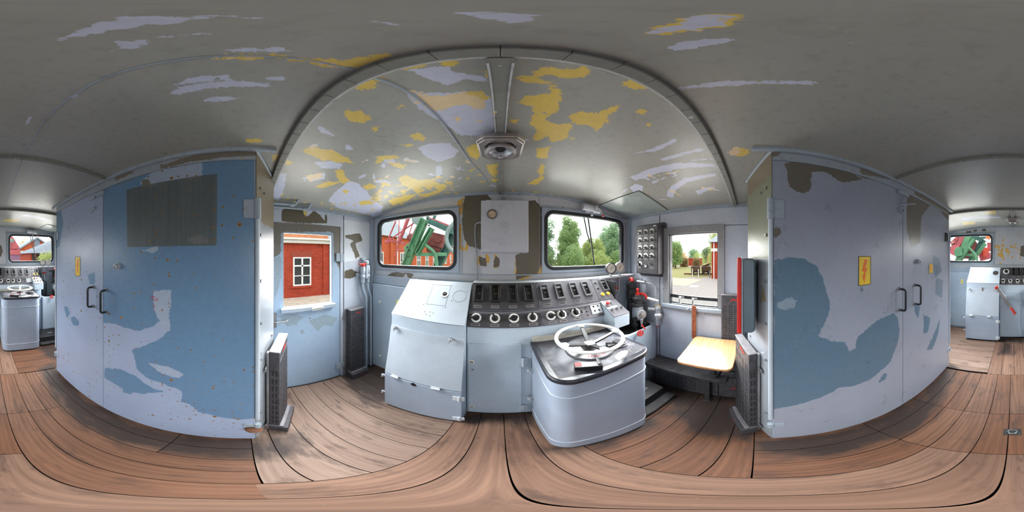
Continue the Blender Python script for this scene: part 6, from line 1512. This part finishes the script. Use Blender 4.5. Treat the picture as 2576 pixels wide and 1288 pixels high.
def tree(x, y, top, R, mat, label, n=2600, size=.16, seed=1, name='tree', group=None, low=.25, trunk=True, cat='tree'):
    r = thing(name, (x, y, GZ), label, cat, group); rg = random.Random(seed); H = top-GZ; bl = []
    for k in range(10):
        f = low+(.94-low)*k/9; pr = R*(1 if f < .74 else 1-.5*((f-.74)/.26)**1.5)*rg.uniform(.8, 1.04); a0 = rg.uniform(0, 6)
        for j in range(4):
            u = rg.uniform(.3, .66)*pr; a = a0+j*pi/2+rg.uniform(-.4, .4); bl.append((x+u*cos(a), y+u*sin(a), GZ+H*(f+rg.uniform(-.04, .04)), (pr-u)*rg.uniform(.8, 1.05)))
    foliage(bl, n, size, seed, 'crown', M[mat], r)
    if not trunk:
        m = MB()
        for b in bl[:6]: m.tube([(x, y, GZ), (x*.5+b[0]*.5, y*.5+b[1]*.5, GZ+(b[2]-GZ)*.6), (b[0], b[1], b[2])], [.03, .02, .01], 5)
        m.build('stem', M['bark'], r)
    if trunk:
        m = MB(); m.tube([(x, y, GZ), (x+.1, y, GZ+H*.45), (x, y+.1, GZ+H*.8)], [.05+H*.018, .04+H*.012, .03], 8)
        for b in bl[:5]: m.tube([(x+.05, y, GZ+H*.4), (b[0], b[1], b[2])], [.05, .02], 6)
        m.build('trunk', M['bark'], r)
    return r
W1 = 'front window full of trees'
TR = [(3.4, 13.4, 5.9, 1.33, 'leaf3', 'tall pale tree at the lantern edge of the '+W1), (5.95, 13.2, 5.0, 1.3, 'leaf1', 'green tree second from the lantern, '+W1), (8.45, 13.0, 3.3, 1.3, 'leaf2', 'shorter yellow green tree just right of the wiper, '+W1),
      (11.0, 13.0, 5.2, 1.33, 'leaf3', 'tall pale tree nearest the switch box edge of the '+W1), (13.7, 13.0, 5.6, 1.38, 'leaf1', 'green tree hidden at the switch box edge of the '+W1),
      (4.4, 17.2, 5.6, 1.5, 'leaf5', 'dark tree behind the lantern'), (7.3, 17.0, 4.6, 1.5, 'leaf1', 'green tree behind the second tree, left of the wiper'), (10.2, 16.8, 3.0, 1.5, 'leaf2', 'low tree in the sky gap behind the wiper'), (13.1, 17.0, 5.4, 1.5, 'leaf3', 'pale tree behind the tallest tree on the switch box side')]
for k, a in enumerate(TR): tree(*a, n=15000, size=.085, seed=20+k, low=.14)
BU = [(3.0, 10.7, 1.6, 1.1, 'leaf5', 'dark bush under the lantern edge, '+W1), (5.15, 10.7, 2.2, 1.1, 'leaf1', 'mid green bush left of the wiper foot, '+W1), (7.3, 10.7, 1.9, 1.1, 'leaf2', 'yellow green bush behind the wiper foot'),
      (9.45, 10.7, 2.1, 1.1, 'leaf1', 'mid green bush behind the two gauges'), (11.6, 10.7, 1.9, 1.1, 'leaf2', 'yellow green bush at the switch box edge, '+W1)]
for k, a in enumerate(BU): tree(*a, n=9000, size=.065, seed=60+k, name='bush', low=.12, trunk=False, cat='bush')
FT2 = [(31, 16.8, 4.7, 2.0, 'leaf1', 'round green tree nearest the window guide in the yard view'), (40, 25.0, 4.2, 2.6, 'leaf3', 'pale tree right of the round green tree across the yard'), (62, 33.0, 5.0, 3.2, 'leaf1', 'distant green tree, first of the row beyond the brick hut'), (64, 26.0, 4.4, 3.2, 'leaf3', 'distant pale tree above the brick hut'),
    (62, 19.4, 4.6, 3.1, 'leaf5', 'distant dark tree between hut and brick house corner'), (34, 8.2, 8.0, 2.6, 'leaf2', 'yellowing tree behind the brick house corner')]
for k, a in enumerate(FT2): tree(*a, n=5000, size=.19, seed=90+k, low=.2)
BU2 = [(34.6, 20.0, 1.1, 1.5, 'leaf6', 'brown hedge bush farthest from the brick hut'), (36.6, 17.4, 1.0, 1.4, 'leaf6', 'brown hedge bush in the middle of the hedge by the yard'), (39.0, 15.0, .9, 1.3, 'leaf6', 'brown hedge bush nearest the mine carts'), (50.5, 24.5, 2.6, 2.6, 'leaf4', 'orange bush behind the brick hut'), (51, 19.0, 2.6, 2.6, 'leaf2', 'yellow bush beside the brick hut'), (50, 13.6, 2.2, 2.5, 'leaf4', 'orange bush beyond the mine carts'), (44.5, 11.6, 1.3, 1.9, 'leaf2', 'light green bush above the right mine cart')]
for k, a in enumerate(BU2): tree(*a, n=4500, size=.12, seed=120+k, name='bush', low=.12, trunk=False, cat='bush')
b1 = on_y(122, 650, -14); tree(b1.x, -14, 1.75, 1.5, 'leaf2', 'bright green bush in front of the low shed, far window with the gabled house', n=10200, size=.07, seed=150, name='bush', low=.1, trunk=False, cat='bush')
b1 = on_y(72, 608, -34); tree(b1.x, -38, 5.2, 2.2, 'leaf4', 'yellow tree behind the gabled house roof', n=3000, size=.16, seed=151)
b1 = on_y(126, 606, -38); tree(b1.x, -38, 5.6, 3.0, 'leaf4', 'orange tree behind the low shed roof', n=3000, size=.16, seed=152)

# ------------------------------------------------------------------ repeats carry one group phrase
GROUPS = {'heater': 'perforated resistance heaters', 'tree': 'trees outside the windows', 'bush': 'bushes outside the windows', 'wiper': 'window wipers', 'wiper motor': 'wiper motors',
    'pedestal': 'driver pedestals', 'control desk': 'control desks', 'panel': 'access panels', 'lamp': 'ceiling lamps', 'mine cart': 'mine carts in the yard', 'post': 'posts by the mine carts', 'rail': 'rails under the mine carts',
    'valve wheel': 'red valve wheels', 'housing': 'valve housings', 'tank': 'dark upright cylinders', 'machine': 'mining machines outside', 'building': 'brick buildings outside'}
for o in list(bpy.data.objects):
    if o.parent is None and o.get('category') in GROUPS and not o.get('group'): o['group'] = GROUPS[o['category']]
